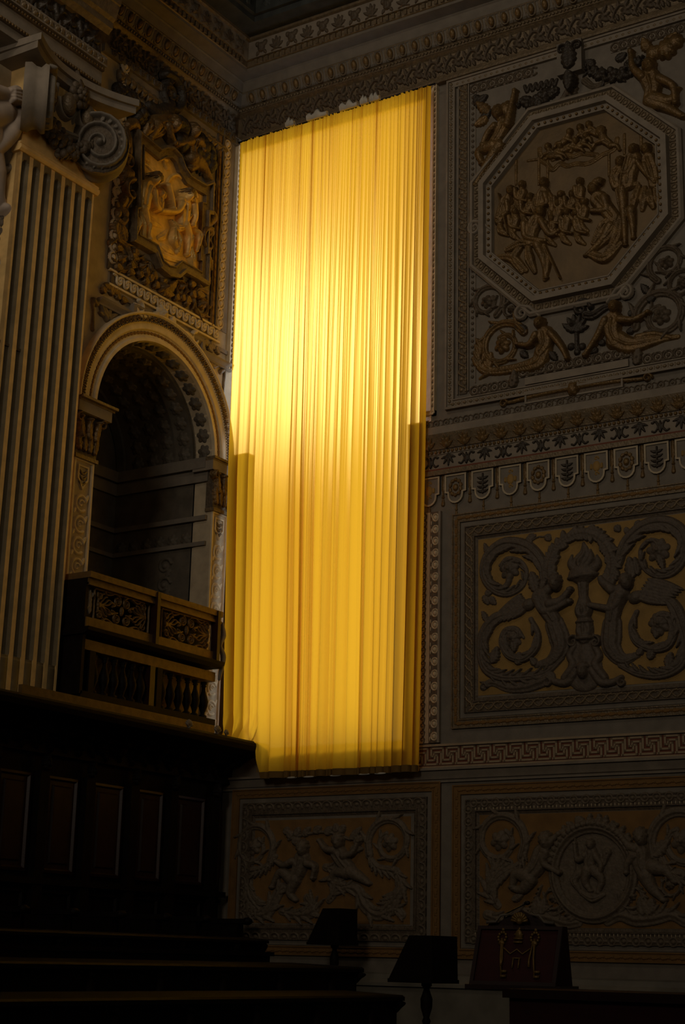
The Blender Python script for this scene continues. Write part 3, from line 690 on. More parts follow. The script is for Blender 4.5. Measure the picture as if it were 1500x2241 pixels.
# lower cartouche strip between panel and entablature
c = zoomB(900, 450, 2.5)
ca, cb_, cz = c(640, 1040)[0], c(1160, 940)[0], c(900, 1010)[1]
slab('cartouche', up, 'brown_stucco', 'back', rect(ca, cb_, cz-0.07, cz+0.06), 0, 0.03)
frame_poly('cartouche_frame', up, 'stucco', 'back', rect(ca-0.02, cb_+0.02, cz-0.09, cz+0.08), [(0, 0), (0, 0.06), (0.025, 0.06), (0.025, 0.02)])
r = Rel(res=0.007, off=0.03); r.ell(((ca+cb_)/2, cz), 0.09, 0.11, 0, 0.09, 6)
for sg in (-1, 1): r.tube([((ca+cb_)/2+sg*0.1, cz+0.04), ((ca+cb_)/2+sg*0.5, cz+0.02), ((ca+cb_)/2+sg*0.95, cz-0.02)], [0.05, 0.02], 0.04); r.spiral(((ca+cb_)/2+sg*1.0, cz-0.02), 0.06, 0, 1.3, 0.016, 0.04)
r.build('cartouche_mask', 'brown_gilt', up)
zt = B(1100, 165)[1]
zt1 = 13.50
for x0, x1, z in ((gu+0.1, 5.05, zt1-0.10), (6.2, RW, zt1-0.10)):
    slab('ring_ground', up, 'stucco', 'back', rect(x0, x1, z-0.07, z+0.07), 0, 0.025)
    row(U_ring, 'border_ring', up, 'dull_gilt', x0, x1, z, 0.135, 'back', 0.025, 1.12)
row(U_sq, 'fillet_bead', up, 'dull_gilt', PU0+0.1, PU1, zt1+0.045, 0.09, 'back', 0.03)
# the octagon
def octa(R_, cc=OC, k=0.4142): return [(cc[0]+x*R_, cc[1]+z*R_) for x, z in ((-k, -1), (k, -1), (1, -k), (1, k), (k, 1), (-k, 1), (-1, k), (-1, -k))]
RO = 1.53
octg = slab('scene_ground', up, 'scene_gilt', 'back', octa(RO-0.3), 0, 0.02)
frame_poly('octagon_frame', up, 'stucco', 'back', octa(RO), [(0, 0), (0, 0.07), (0.03, 0.10), (0.06, 0.10), (0.07, 0.05), (0.17, 0.05), (0.18, 0.15), (0.255, 0.15), (0.265, 0.08), (0.33, 0.07), (0.335, 0.085), (0.35, 0.085), (0.36, 0.02)])
frame_poly('octagon_band', up, 'dull_gilt', 'back', octa(RO-0.068), [(0, 0.052), (0.10, 0.052)])
U_io = unit(lambda r: (r.tube([(-0.045, -0.035), (-0.045, 0.035)], 0.012, 0.025), r.tube([(0.02+0.028*math.cos(a), 0.032*math.sin(a)) for a in np.linspace(0, 6.2832, 11)], 0.010, 0.022, smooth=False)), 0.005)
U_dot = MB().ball((0, 0, 0), (0.022, 0.022, 0.022), 7, 4).mesh('stud', True)
for i in range(8):
    for RR, me, nm, mm, step, off in ((RO-0.12, U_io, 'octagon_ornament', 'dull_gilt', 0.115, 0.05), (RO-0.30, U_dot, 'octagon_bead', 'brown_gilt', 0.085, 0.08)):
        P0, P1 = np.array(octa(RR)[i]), np.array(octa(RR)[(i+1) % 8]); d = P1-P0; Ln = np.linalg.norm(d); n_ = int(Ln/step)
        for k in range(n_):
            q = P0+d*(k+0.5)/n_; place(me, nm, up, mm, q[0], q[1], 'back', off, 1.0, -math.atan2(d[1], d[0]))
# the carved scene
c = zoomB(1020, 200, 3.125); G = 'brown_gilt'
def scene(name, label, m=G, **k):
    r = Rel(c, 0.0075, 'back', 0.02); kk = dict(k); extra = kk.pop('extra', None); fig(r, **kk)
    if extra: extra(r)
    return r.build(name, m, up, label)
scene('kneeling_figure', 'kneeling robed woman', head=(885, 680), torso=[(915, 745), (960, 800), (1020, 870)], arms=[[(960, 740), (975, 820), (880, 830)]],
      drape=[[(1050, 870), (1000, 980), (900, 1080)], [(1060, 890), (1040, 1010), (960, 1130)], [(860, 1120), (960, 1145), (1065, 1050)], [(1030, 860), (950, 930), (880, 1040)]], legs=[[(1000, 930), (930, 1040), (830, 1130)]], tw=0.12, dw=0.085, hs=0.085, aw=0.05,
      extra=lambda r: r.ell((915, 635), 0.10, 0.075, 0.3, 0.12, 7))
scene('seated_figure', 'seated man with a staff', head=(522, 835), torso=[(490, 900), (460, 960), (450, 1030)], arms=[[(415, 920), (430, 1010), (560, 1035)], [(530, 900), (590, 990), (650, 965)]],
      drape=[[(290, 1090), (400, 1045), (540, 1060)], [(430, 1060), (445, 1150), (480, 1240)], [(540, 1070), (560, 1180), (550, 1290)], [(230, 1140), (330, 1150), (420, 1230)], [(390, 1060), (340, 1150), (390, 1240)]],
      legs=[[(500, 1060), (540, 1160), (560, 1285)]], tw=0.12, dw=0.075, hs=0.075, aw=0.045, extra=lambda r: r.tube([(555, 1070), (655, 1285)], 0.014, 0.04, base=0.04))
scene('standing_figure', 'standing man in a pleated tunic', head=(1160, 415), torso=[(1150, 480), (1130, 560), (1120, 640)], arms=[[(1170, 490), (1120, 570), (1030, 560)], [(1190, 500), (1250, 580), (1310, 640)]],
      drape=[[(1190, 660), (1165, 740), (1145, 820)], [(1230, 670), (1225, 740), (1215, 815)], [(1265, 690), (1275, 750), (1290, 800)], [(1010, 610), (1080, 650), (1180, 640)]],
      legs=[[(1140, 820), (1150, 910), (1155, 1010)], [(1080, 680), (1090, 850), (1100, 1060)]], tw=0.13, dw=0.07, hs=0.075, extra=lambda r: r.tube([(1120, 470), (1085, 600), (1075, 720)], 0.012, 0.03, base=0.08))
scene('standing_figure', 'bearded man at the edge of the scene', head=(1245, 410), torso=[(1260, 480), (1290, 560), (1300, 640)], arms=[[(1240, 520), (1270, 600), (1320, 620)]], drape=[[(1230, 520), (1270, 590), (1320, 650)], [(1300, 650), (1320, 740), (1330, 800)]], tw=0.11, hs=0.075)
scene('standing_figure', 'bowed man behind the kneeling woman', head=(1070, 500), torso=[(1050, 560), (1030, 600), (1040, 650)], drape=[[(1000, 590), (1040, 640), (1110, 640)], [(1040, 660), (1070, 760), (1080, 860)]], tw=0.10, hs=0.075)
scene('standing_figure', 'soldier with a spear', head=(322, 695), torso=[(290, 760), (260, 830), (240, 890)], arms=[[(300, 770), (300, 840), (230, 880)]], drape=[[(240, 900), (250, 960), (300, 990)], [(330, 800), (350, 880), (340, 960)]], tw=0.10, extra=lambda r: r.tube([(240, 715), (305, 985)], 0.014, 0.05, base=0.04))
scene('standing_figure', 'tall veiled man', head=(545, 640), torso=[(540, 710), (525, 770), (510, 830)], arms=[[(560, 720), (570, 780), (500, 800)]], drape=[[(490, 720), (480, 800), (500, 870)], [(570, 700), (600, 770), (590, 850)]], tw=0.10)
for i, (hx, hy, bx, by) in enumerate(((450, 735, 420, 830), (395, 650, 380, 740), (640, 780, 620, 900), (700, 840, 690, 960), (765, 845, 790, 960), (740, 715, 720, 800), (600, 880, 590, 970), (350, 835, 340, 930), (820, 770, 810, 870), (660, 720, 650, 800), (790, 630, 790, 730))):
    r = Rel(c, 0.0075, 'back', 0.02); fig(r, (hx, hy), [(hx, hy+55), ((hx+bx)/2, (hy+by)/2+30), (bx, by)], [[(bx-30, by-60), (bx-20, by), (bx+45, by+20)]], [], [[(bx-35, by), (bx-10, by+60), (bx+30, by+90)]], hs=0.055, tw=0.075, aw=0.03, dw=0.05, h=0.75)
    r.build('crowd_figure', G, up)
for i, (hx, hy, dx, dy) in enumerate(((570, 390, 40, 50), (720, 290, -40, 60), (790, 260, 30, 55), (850, 240, 45, 50), (830, 320, -40, 60), (930, 290, 50, 70), (760, 350, -60, 50), (660, 390, -40, 50))):
    r = Rel(c, 0.0075, 'back', 0.02); fig(r, (hx, hy), [(hx+dx*0.4, hy+dy*0.7), (hx+dx, hy+dy), (hx+dx*1.5, hy+dy*1.3)], [[(hx+dx*0.5, hy+dy*0.8), (hx-dx*0.6, hy+dy*1.1), (hx-dx, hy+dy*1.5)]], [[(hx+dx*1.5, hy+dy*1.3), (hx+dx*2.2, hy+dy*1.3), (hx+dx*2.6, hy+dy*1.7)]], hs=0.05 if i != 5 else 0.08, tw=0.06, aw=0.026, lw=0.035, h=0.65)
    r.build('cloud_angel', G, up)
r = Rel(c, 0.0075, 'back', 0.02)
for pts in ([(510, 400), (520, 470), (560, 500)], [(560, 500), (600, 540), (650, 500), (700, 515), (760, 500), (830, 500), (880, 480), (940, 440), (1020, 400), (1040, 330)], [(600, 470), (680, 440), (740, 450), (800, 430), (900, 440)]): r.tube(pts, 0.035, 0.03, groove=2)
r.build('cloud_bank', G, up)
for x, y0, y1 in ((505, 460, 640), (565, 480, 620), (985, 430, 580), (1090, 300, 430), (350, 480, 640), (1205, 300, 400)):
    r = Rel(c, 0.0075, 'back', 0.02); r.tube([(x, y0), (x, y1)], 0.022, 0.02, smooth=False); r.build('temple_column', G, up)
r = Rel(c, 0.0075, 'back', 0.02); r.tube([(430, 480), (600, 455)], 0.02, 0.02); r.build('temple_beam', G, up)
# putti, garlands and mermaids round the octagon
c5 = zoomB(900, 0, 2.5, 0.03); c6 = zoomB(900, 450, 2.5, 0.03)
def put(cv, name, label, m='brown_gilt', h=1.3, extra=None, **k):
    r = Rel(cv, 0.008, 'back', 0.015); fig(r, h=h, **k)
    if extra: extra(r)
    return r.build(name, m, up, label)
put(c5, 'putto', 'gilded putto reaching up beside the octagon', head=(485, 625), torso=[(515, 690), (490, 740), (455, 790)], arms=[[(540, 690), (558, 600), (577, 505)], [(470, 700), (430, 740), (400, 800)]],
    legs=[[(455, 800), (375, 835), (390, 895)], [(490, 800), (430, 880), (352, 1015)]], hs=0.105, tw=0.115, aw=0.05, lw=0.075, extra=lambda r: (r.ell((525, 600), 0.12, 0.14, 0, 0.10, 9), r.leaf((430, 620), (360, 560), 0.09, 0.06), r.leaf((420, 640), (350, 690), 0.09, 0.06)))
put(c5, 'putto', 'gilded putto seated on the upper slope of the octagon', head=(1308, 372), torso=[(1310, 430), (1325, 490), (1310, 550)], arms=[[(1275, 430), (1225, 380), (1210, 290)], [(1370, 440), (1440, 480), (1455, 570)]],
    legs=[[(1310, 560), (1400, 590), (1495, 640)], [(1330, 540), (1420, 550), (1460, 490)]], hs=0.105, tw=0.14, aw=0.055, lw=0.08, extra=lambda r: (r.ell((1400, 270), 0.16, 0.16, 0, 0.12, 9), r.ell((1330, 290), 0.12, 0.12, 0, 0.1, 7), r.ell((1450, 230), 0.12, 0.12, 0, 0.1, 7), r.leaf((1380, 250), (1460, 180), 0.1, 0.06), r.leaf((1300, 280), (1270, 210), 0.09, 0.06)))
r = Rel(c5, 0.008, 'back', 0.015); garland(r, [(590, 565), (700, 555), (800, 490)], 0.10, 20, 2); r.build('garland', 'dark_ornament', up)
r = Rel(c5, 0.008, 'back', 0.015); garland(r, [(950, 385), (1060, 420), (1200, 380), (1260, 320)], 0.10, 26, 3); r.build('garland', 'dark_ornament', up)
r = Rel(c5, 0.008, 'back', 0.015); r.tube([(680, 585), (790, 570), (850, 500), (890, 420)], [0.05, 0.03, 0.05], 0.05, groove=2); r.tube([(950, 440), (1000, 470), (1080, 440)], [0.05, 0.03], 0.05, groove=2); r.leaf((870, 500), (900, 400), 0.1, 0.08); r.rosette((880, 500), 0.1, 0.09); r.build('ribbon', 'brown_stucco', up)
bx, bz = c5(890, 260)
MB().wbox('back', bx-0.2, bx+0.16, 13.15, 13.62, 0, 0.14).build('bracket', 'stucco_grey', up)
r = Rel(res=0.008, off=0.14); r.leaf((bx-0.02, 13.2), (bx-0.02, 13.6), 0.13, 0.08); r.spiral((bx-0.12, 13.52), 0.07, 0, 1.4, 0.02, 0.06); r.spiral((bx+0.1, 13.52), 0.07, 3.1, 1.4, 0.02, 0.06, False); r.leaf((bx-0.02, 13.16), (bx-0.02, 12.86), 0.1, 0.09); r.build('bracket_leaf', 'dark_ornament', up)
put(c6, 'mermaid', 'mermaid turning away beside the rosette scroll', head=(712, 655), torso=[(735, 705), (740, 760), (715, 800)], arms=[[(695, 715), (655, 768), (590, 765)], [(775, 705), (830, 775), (862, 842)]], legs=[], hs=0.085, tw=0.12, aw=0.045,
    extra=lambda r: (r.tube([(725, 790), (690, 860), (570, 890), (430, 905), (375, 870), (365, 780), (378, 735)], [0.13, 0.12, 0.07, 0.06, 0.07, 0.05, 0.02], 0.09, groove=3), [r.leaf((370+8*k, 880-32*k), (340+6*k, 830-34*k), 0.06, 0.06) for k in range(4)], [r.leaf((430, 890), (400+20*k, 850-25*k), 0.05, 0.05) for k in range(3)], r.tube([(430, 910), (400, 930), (375, 945)], [0.04, 0.02], 0.04)))
put(c6, 'mermaid', 'mermaid leaning back towards the large scroll', head=(1120, 565), torso=[(1110, 630), (1105, 690), (1125, 740)], arms=[[(1075, 635), (1025, 730), (960, 825)], [(1155, 632), (1230, 632), (1305, 590)]], legs=[], hs=0.085, tw=0.13, aw=0.048,
    extra=lambda r: (r.tube([(1120, 735), (1200, 765), (1300, 745), (1380, 725), (1460, 715)], [0.14, 0.12, 0.08, 0.05, 0.03], 0.10, groove=3), r.tube([(1240, 720), (1330, 700), (1420, 720)], [0.05, 0.03], 0.06)))
def scroll(cv, cx, cy, r_m, a0, ccw, name='leaf_scroll', m='brown_stucco', off=0.015, rx=1.0, h=0.07, parent=None, tail=None, res=0.008, nl=9):
    r = Rel(cv, res, 'back', off); u, z = cv(cx, cy); pts = []
    for i in range(15):
        t = i/14; rr = r_m*(1-0.62*t); a = a0+(1 if ccw else -1)*2*math.pi*1.25*t; pts.append((u+rx*rr*math.cos(a), z+rr*math.sin(a)))
    s2 = Rel(res=res); s2.vine(pts, [r_m*0.17, r_m*0.09], h, -1 if ccw else 1, nl, r_m*0.20); r.it += s2.it
    r.rosette((cx, cy), r_m*0.36, h*1.3, 6)
    if tail:
        s3 = Rel(cv, res); s3.vine(tail, [r_m*0.10, r_m*0.17], h, 1 if ccw else -1, max(4, len(tail)*2), r_m*0.2); r.it += s3.it
    return r.build(name, m, parent or up)
scroll(c6, 500, 765, 0.55*0.62, 0.4, True, m='brown_gilt')
scroll(c6, 415, 525, 0.44*0.6, -1.0, True)
scroll(c6, 1370, 600, 0.36, 3.4, False)
scroll(c6, 1400, 310, 0.26, 4.2, False)
scroll(c6, 1480, 430, 0.2, 0.5, True)
scroll(c6, 545, 570, 0.13, 0.2, True, nl=5)
r = Rel(c6, 0.008, 'back', 0.015)
for a in range(-80, 81, 27): 
    u, z = c6(895, 690); q = math.radians(90+a); r.leaf_m((u, z), (u+0.2*math.cos(q), z+0.24*math.sin(q)), 0.055, 0.06, 3)
r.rosette((890, 650), 0.1, 0.08); r.tube([(905, 700), (908, 800)], 0.03, 0.04); r.ell((875, 770), 0.05); r.ell((935, 770), 0.05); r.ell((908, 800), 0.045)
r.build('palmette_cluster', 'dark_ornament', up)
for a, b in (((600, 800), (640, 830)), ((630, 690), (590, 650)), ((760, 800), (800, 850)), ((1020, 780), (980, 810)), ((1060, 740), (1030, 760)), ((1220, 680), (1180, 690)), ((560, 640), (630, 700)), ((480, 640), (430, 670)), ((1190, 600), (1230, 570)), ((1300, 480), (1260, 430)), ((1290, 520), (1340, 500))):
    q = Rel(c6, 0.008, 'back', 0.015); q.leaf(a, b, 0.06, 0.05); q.build('loose_leaf', 'dark_ornament', up)

for cx, cy, sg in ((612, 595, 1), (1180, 480, -1), (355, 130, 1)):
    r = Rel(c6, 0.007, 'back', 0.06); r.spiral((cx, cy), 0.10, 1.5, 1.5, 0.028, 0.05, sg > 0); u, z = c6(cx, cy)
    r.it.append(('t', np.array([(u, z+0.10), (u+sg*0.12, z+0.06), (u+sg*0.25, z-0.08)]), np.array([0.03, 0.03, 0.02]), 0.05, 0.0, 0)); r.build('frame_volute', 'stucco', up)
r = Rel(c6, 0.007, 'back', 0.03); r.tube([(960, 600), (1000, 600), (1060, 560), (1120, 540)], [0.06, 0.05, 0.03], 0.06, groove=2); r.spiral((935, 565), 0.13, 0, 1.2, 0.04, 0.07); r.build('frame_volute', 'dark_ornament', up)
# corner carving in the upper right spandrel and strips beside the octagon
for k in range(6):
    x = 620+k*30; r = Rel(c5, 0.008, 'back', 0.015); r.tube([(x, 470-k*7), (x+14, 500-k*7), (x+26, 470-k*7)], 0.025, 0.03); r.build('fringe_loop', 'dark_ornament', up)
for a, b in (((360, 560), (420, 520)), ((380, 660), (440, 600)), ((350, 520), (380, 600)), ((1000, 360), (960, 330)), ((1120, 330), (1180, 290))):
    r = Rel(c5, 0.008, 'back', 0.015); r.leaf(a, b, 0.08, 0.05); r.build('spandrel_leaf', 'dark_ornament', up)

# ================================================================== FRAMED SCROLL PANELS OF THE BACK WALL
def framed(name, label, u0, u1, z0, z1, gu0, gu1, gz0, gz1, ground, link_m, style):
    """outer leaf border, plain rail, carved border, inner fillet, ground"""
    e = empty(name, ((u0+u1)/2, 0, z0), label, 'relief panel')
    slab('panel_backing', e, 'stucco_grey', 'back', rect(u0, u1, z0, z1), 0, 0.01)
    frame_poly('outer_border', e, 'dull_gilt' if style != 'low' else 'ochre_ground', 'back', rect(u0, u1, z0, z1), [(0, 0), (0, 0.035), (0.015, 0.035), (0.02, 0.02), (0.10, 0.02), (0.105, 0.035), (0.12, 0.035), (0.12, 0.01)])
    frame_poly('rail', e, 'stucco_grey', 'back', rect(u0+0.125, u1-0.125, z0+0.125, z1-0.125), [(0, 0.01), (0.005, 0.02), (0.06, 0.02)])
    w = min(gu0-u0, z1-gz1); b0 = 0.19
    frame_poly('inner_border', e, link_m, 'back', rect(u0+b0, u1-b0, z0+b0, z1-b0), [(0, 0.01), (0, 0.045), (0.012, 0.045), (0.016, 0.03), (w-b0-0.075, 0.03), (w-b0-0.07, 0.045), (w-b0-0.055, 0.045), (w-b0-0.05, 0.02), (w-b0, 0.006)])
    slab('scroll_ground', e, ground, 'back', rect(gu0-0.01, gu1+0.01, gz0-0.01, gz1+0.01), 0, 0.014)
    return e, b0+0.016, w-0.07
U_lf = unit(lambda r: (r.leaf((-0.05, 0), (0.05, 0.0), 0.03, 0.018, 2), r.ell((0.055, 0), 0.012, 0.02, 0, 0.012)), 0.006)
U_rope = unit(lambda r: (r.tube([(-0.06, -0.045), (-0.02, -0.02), (0.02, 0.03), (0.07, 0.045)], 0.016, 0.02), r.tube([(-0.07, 0.03), (-0.02, 0.04), (0.03, -0.02), (0.06, -0.04)], 0.010, 0.012)), 0.006)
U_disc = unit(lambda r: (r.tube([(0.042*math.cos(a), 0.042*math.sin(a)) for a in np.linspace(0, 6.2832, 13)], 0.010, 0.016, smooth=False), r.ell((0, 0), 0.026, None, 0, 0.02, 4), r.tube([(0.05, 0.0), (0.085, 0.0)], 0.014, 0.012)), 0.006)
U_scal = unit(lambda r: (r.tube([(-0.07, -0.035), (-0.05, 0.015), (0, 0.035), (0.05, 0.015), (0.07, -0.035)], 0.012, 0.018), r.ell((0, -0.012), 0.03, 0.025, 0, 0.016, 5)), 0.006)
def border_rows(e, u0, u1, z0, z1, ins, me, nm, m, step, off, sc=1.0, sides='lrtb'):
    a, b, c_, d = u0+ins, u1-ins, z0+ins, z1-ins
    if 't' in sides: row(me, nm, e, m, a, b, d, step, 'back', off, sc)
    if 'b' in sides: row(me, nm, e, m, a, b, c_, step, 'back', off, sc)
    if 'l' in sides: col(me, nm, e, m, a, c_, d, step, 'back', off, sc)
    if 'r' in sides: col(me, nm, e, m, b, c_, d, step, 'back', off, sc)
# --- middle panel
mu0, mu1, mz0, mz1 = 3.825, 7.45, 4.44, 7.25
tc = B(1280, 1350)[0]; gu0 = B(1050, 1350)[0]; gu1 = 2*tc-gu0; mu1 = 2*tc-mu0
mp, b0, b1 = framed('torch_scroll_panel', 'grey acanthus scrolls and winged figures around a flaming torch on gold ground', mu0, mu1, mz0, mz1, gu0, gu1, 4.85, 6.855, 'gold_ground', 'brown_stucco', 'mid')
border_rows(mp, mu0, mu1, mz0, mz1, 0.06, U_lf, 'border_leaf', 'ochre_ground', 0.115, 0.02, 1.0, 'ltb')
border_rows(mp, mu0, mu1, mz0, mz1, (b0+b1)/2-0.005, U_rope, 'border_rope', 'dull_gilt', 0.135, 0.03, 1.0, 'ltb')
c8 = zoomB(900, 1100, 2.5)
def sc8(name, m='grisaille', label=None): return Rel(c8, 0.0075, 'back', 0.014)
def build8(r, name, label=None): return r.build(name, 'grisaille', mp, label)
def acan(r, pts, w, side, n, h=0.05, lw=None): return r.vine(pts, [q*0.66 for q in w], h*1.15, side, int(n*1.5), lw*1.0, groove=3)
r = sc8(''); acan(r, [(735, 420), (720, 330), (640, 245), (520, 225), (430, 290), (405, 390), (450, 470), (530, 500), (610, 460), (635, 380), (600, 320), (530, 305), (490, 345)], [0.10, 0.13, 0.12, 0.09, 0.06, 0.04, 0.03], 1, 11, 0.06, 0.10); r.rosette((545, 365), 0.15, 0.07, 7); r.tube([(545, 400), (530, 450), (470, 490)], [0.05, 0.03], 0.05)
r.leaf((430, 300), (408, 225), 0.05, 0.05); build8(r, 'leaf_scroll')
r = sc8(''); acan(r, [(660, 640), (700, 720), (690, 800), (620, 860), (540, 840), (500, 770), (520, 700), (580, 690), (620, 740)], [0.05, 0.07, 0.07, 0.05, 0.03], -1, 8, 0.055, 0.07); r.rosette((560, 745), 0.14, 0.07, 7); r.leaf((565, 760), (575, 820), 0.07, 0.06); build8(r, 'leaf_scroll')
r = sc8(''); acan(r, [(600, 610), (480, 630), (405, 710), (390, 820), (415, 910), (500, 955), (620, 955), (740, 930), (830, 850)], [0.06, 0.13, 0.11, 0.10, 0.10, 0.09, 0.08, 0.06], 1, 11, 0.055, 0.08); r.leaf((590, 890), (600, 820), 0.08, 0.06); r.leaf((450, 880), (480, 790), 0.09, 0.06); r.leaf((420, 650), (395, 595), 0.05, 0.05); build8(r, 'leaf_scroll')
r = sc8(''); r.vine([(760, 960), (650, 1005), (540, 1015), (450, 985), (400, 1010)], [0.09, 0.07, 0.05, 0.05], 0.05, -1, 6, 0.07); r.spiral((403, 1010), 0.05, 0, 1, 0.02, 0.05); build8(r, 'leaf_scroll')
for a, b in (((640, 200), (690, 180)), ((640, 190), (665, 230)), ((740, 180), (770, 210)), ((400, 510), (430, 560)), ((430, 520), (470, 560)), ((410, 500), (450, 490)), ((1120, 130), (1150, 160)), ((1170, 160), (1200, 150)), ((1230, 110), (1260, 130))):
    r = sc8(''); r.leaf(a, b, 0.06, 0.03); build8(r, 'vine_leaf')
r = sc8(''); r.tube([(610, 200), (650, 215), (700, 190), (750, 190)], 0.012, 0.02); build8(r, 'vine_tendril')
# torch
r = sc8(''); r.tube([(948, 225), (955, 280), (930, 330), (945, 385)], [0.02, 0.07, 0.10, 0.08], 0.09, groove=2); r.tube([(885, 290), (880, 340), (915, 380)], [0.015, 0.05, 0.06], 0.07); r.tube([(1020, 290), (1025, 340), (980, 380)], [0.015, 0.06, 0.07], 0.07); r.tube([(985, 260), (990, 310), (960, 360)], [0.015, 0.05, 0.06], 0.08); fl = build8(r, 'torch_flame', 'carved flame of the torch')
r = sc8('')
r.ell((945, 405), 0.215, 0.05, 0.06, 0.11); r.tube([(945, 410), (945, 445)], [0.20, 0.08], 0.10); r.tube([(945, 445), (948, 520), (950, 590), (952, 650)], [0.075, 0.065, 0.125, 0.06], 0.10, groove=3); r.ell((953, 655), 0.12, 0.035, 0, 0.10); r.tube([(953, 660), (955, 700), (955, 740)], [0.11, 0.125, 0.10], 0.09, groove=3); r.ell((955, 745), 0.13, 0.04, 0, 0.1)
r.tube([(955, 750), (955, 830), (955, 930)], [0.14, 0.20, 0.24], 0.05, groove=2)
for sg in (-1, 1):
    r.spiral((955+sg*62, 765), 0.07, 1.5, 1.3, 0.025, 0.08, sg < 0); r.tube([(955+sg*50, 780), (955+sg*80, 840), (955+sg*60, 890), (955+sg*110, 960)], [0.04, 0.05, 0.06, 0.05], 0.07); r.tube([(955+sg*40, 920), (955+sg*90, 985), (955+sg*150, 985), (955+sg*200, 960)], [0.05, 0.05, 0.04], 0.06); r.spiral((955+sg*205, 985), 0.06, 1.5, 1.3, 0.022, 0.06, sg > 0)
r.ell((950, 925), 0.075, 0.10, 0, 0.10, base=0.03); r.ell((950, 900), 0.10, 0.07, 0, 0.09, 8, base=0.02); r.tube([(950, 915), (950, 935)], 0.018, 0.02, base=0.12); build8(r, 'torch_stand', 'carved torch stand with a mask at its foot')
r = sc8('')
W = spl([(775, 440), (765, 370), (785, 290), (840, 210), (950, 165), (1050, 205), (1105, 290), (1110, 380), (1080, 440)], 6)
rd = random.Random(4)
for k in range(len(W)-1):
    p0 = c8(*W[k]); d = np.array(c8(*W[k+1]))-np.array(p0); d /= np.linalg.norm(d)
    for _ in range(3):
        a = rd.uniform(-1.1, 1.1); dd = np.array([d[0]*math.cos(a)-d[1]*math.sin(a), d[0]*math.sin(a)+d[1]*math.cos(a)]); r.leaf_m(np.array(p0)-dd*0.03, np.array(p0)+dd*0.13, 0.055, 0.06, 2)
    r.it.append(('e', np.array(p0), 0.05, 0.05, 0, 0.06, 5, 0.0, 0.2, 0))
build8(r, 'laurel_wreath', 'arched laurel wreath over the torch')
def winged(label, head, torso, arms, wing, tail, sg):
    r = sc8(''); fig(r, head, torso, arms, [], [], hs=0.10, tw=0.125, aw=0.055)
    a, b = np.array(wing[0]), np.array(wing[1])
    for k in range(7):
        t = k/6; s_ = a+(np.array(wing[2])-a)*t; e_ = b+(np.array(wing[3])-b)*t; r.leaf(tuple(s_), tuple(e_), 0.055, 0.055, 1)
    r.ell(tuple(a), 0.1, 0.08, 0.4, 0.07)
    r.tube(tail, [0.13, 0.14, 0.12, 0.08, 0.04], 0.08, groove=4); u, z = 0, 0
    r.leaf(tail[-1], (tail[-1][0]-sg*30, tail[-1][1]-40), 0.06, 0.05); return build8(r, 'winged_figure', label)
winged('winged figure left of the torch', (795, 445), [(715, 520), (745, 580), (790, 650)], [[(700, 530), (745, 600), (875, 545)], [(770, 560), (830, 540), (880, 480)]], ((650, 560), (560, 640), (610, 500), (420, 680)), [(790, 670), (815, 740), (820, 800), (770, 870), (690, 890)], 1)
winged('winged figure right of the torch', (1185, 440), [(1150, 500), (1120, 570), (1105, 650)], [[(1160, 510), (1110, 580), (985, 565)], [(1110, 480), (1060, 440), (1050, 420)]], ((1235, 520), (1410, 560), (1300, 420), (1500, 480)), [(1105, 670), (1100, 740), (1105, 800), (1160, 860), (1245, 835)], -1)
r = sc8(''); acan(r, [(1140, 330), (1180, 220), (1280, 130), (1400, 110), (1490, 170), (1500, 290), (1440, 380), (1350, 400), (1275, 350), (1260, 260), (1310, 205), (1390, 220)], [0.10, 0.13, 0.12, 0.09, 0.06, 0.04, 0.03], -1, 11, 0.06, 0.10); r.rosette((1358, 265), 0.16, 0.07, 7); r.leaf((1360, 290), (1390, 370), 0.06, 0.06); build8(r, 'leaf_scroll')
r = sc8(''); acan(r, [(1240, 600), (1210, 680), (1235, 760), (1320, 805), (1410, 790), (1450, 710), (1430, 630), (1370, 605), (1320, 640)], [0.05, 0.07, 0.07, 0.05, 0.03], 1, 8, 0.055, 0.07); r.rosette((1365, 665), 0.15, 0.07, 7); r.leaf((1355, 690), (1345, 745), 0.07, 0.06); build8(r, 'leaf_scroll')
r = sc8(''); acan(r, [(1330, 500), (1440, 560), (1500, 700), (1510, 820), (1470, 900), (1370, 945), (1250, 935), (1150, 890)], [0.05, 0.12, 0.11, 0.10, 0.09, 0.08, 0.06], -1, 10, 0.055, 0.08); r.leaf((1310, 860), (1330, 790), 0.07, 0.06); r.leaf((1410, 900), (1430, 820), 0.08, 0.06); build8(r, 'leaf_scroll')
for a, b, w_ in (((1215, 420), (1200, 300), 0.10), ((1250, 400), (1230, 300), 0.06), ((690, 490), (665, 380), 0.10), ((720, 480), (740, 400), 0.06)):
    r = sc8(''); r.leaf(a, b, w_, 0.06); build8(r, 'vine_leaf')

# --- lower right panel
lu0, lz0, lz1 = 3.845, 1.64, 3.735
mc = B(1300, 1908)[0]; lgu0 = B(1053, 1900)[0]; lu1 = 2*mc-lu0
lp, b0, b1 = framed('medallion_panel', 'grey scrolls and two putti holding an oval medallion, behind the red lectern', lu0, lu1, lz0, lz1, lgu0, 2*mc-lgu0, 2.03, 3.345, 'ochre_ground', 'brown_stucco', 'low')
border_rows(lp, lu0, lu1, lz0, lz1, 0.06, U_lf, 'border_leaf', 'gold_ground', 0.115, 0.02, 1.0, 'ltb')
border_rows(lp, lu0, lu1, lz0, lz1, (b0+b1)/2-0.03, U_disc, 'border_disc', 'grisaille_pale', 0.15, 0.03, 1.15, 'ltb')
border_rows(lp, lu0, lu1, lz0, lz1, b1-0.015, U_dash, 'border_dash', 'dull_gilt', 0.05, 0.03, 0.8, 'tb')
cl = zoomB(900, 1650, 2.5)
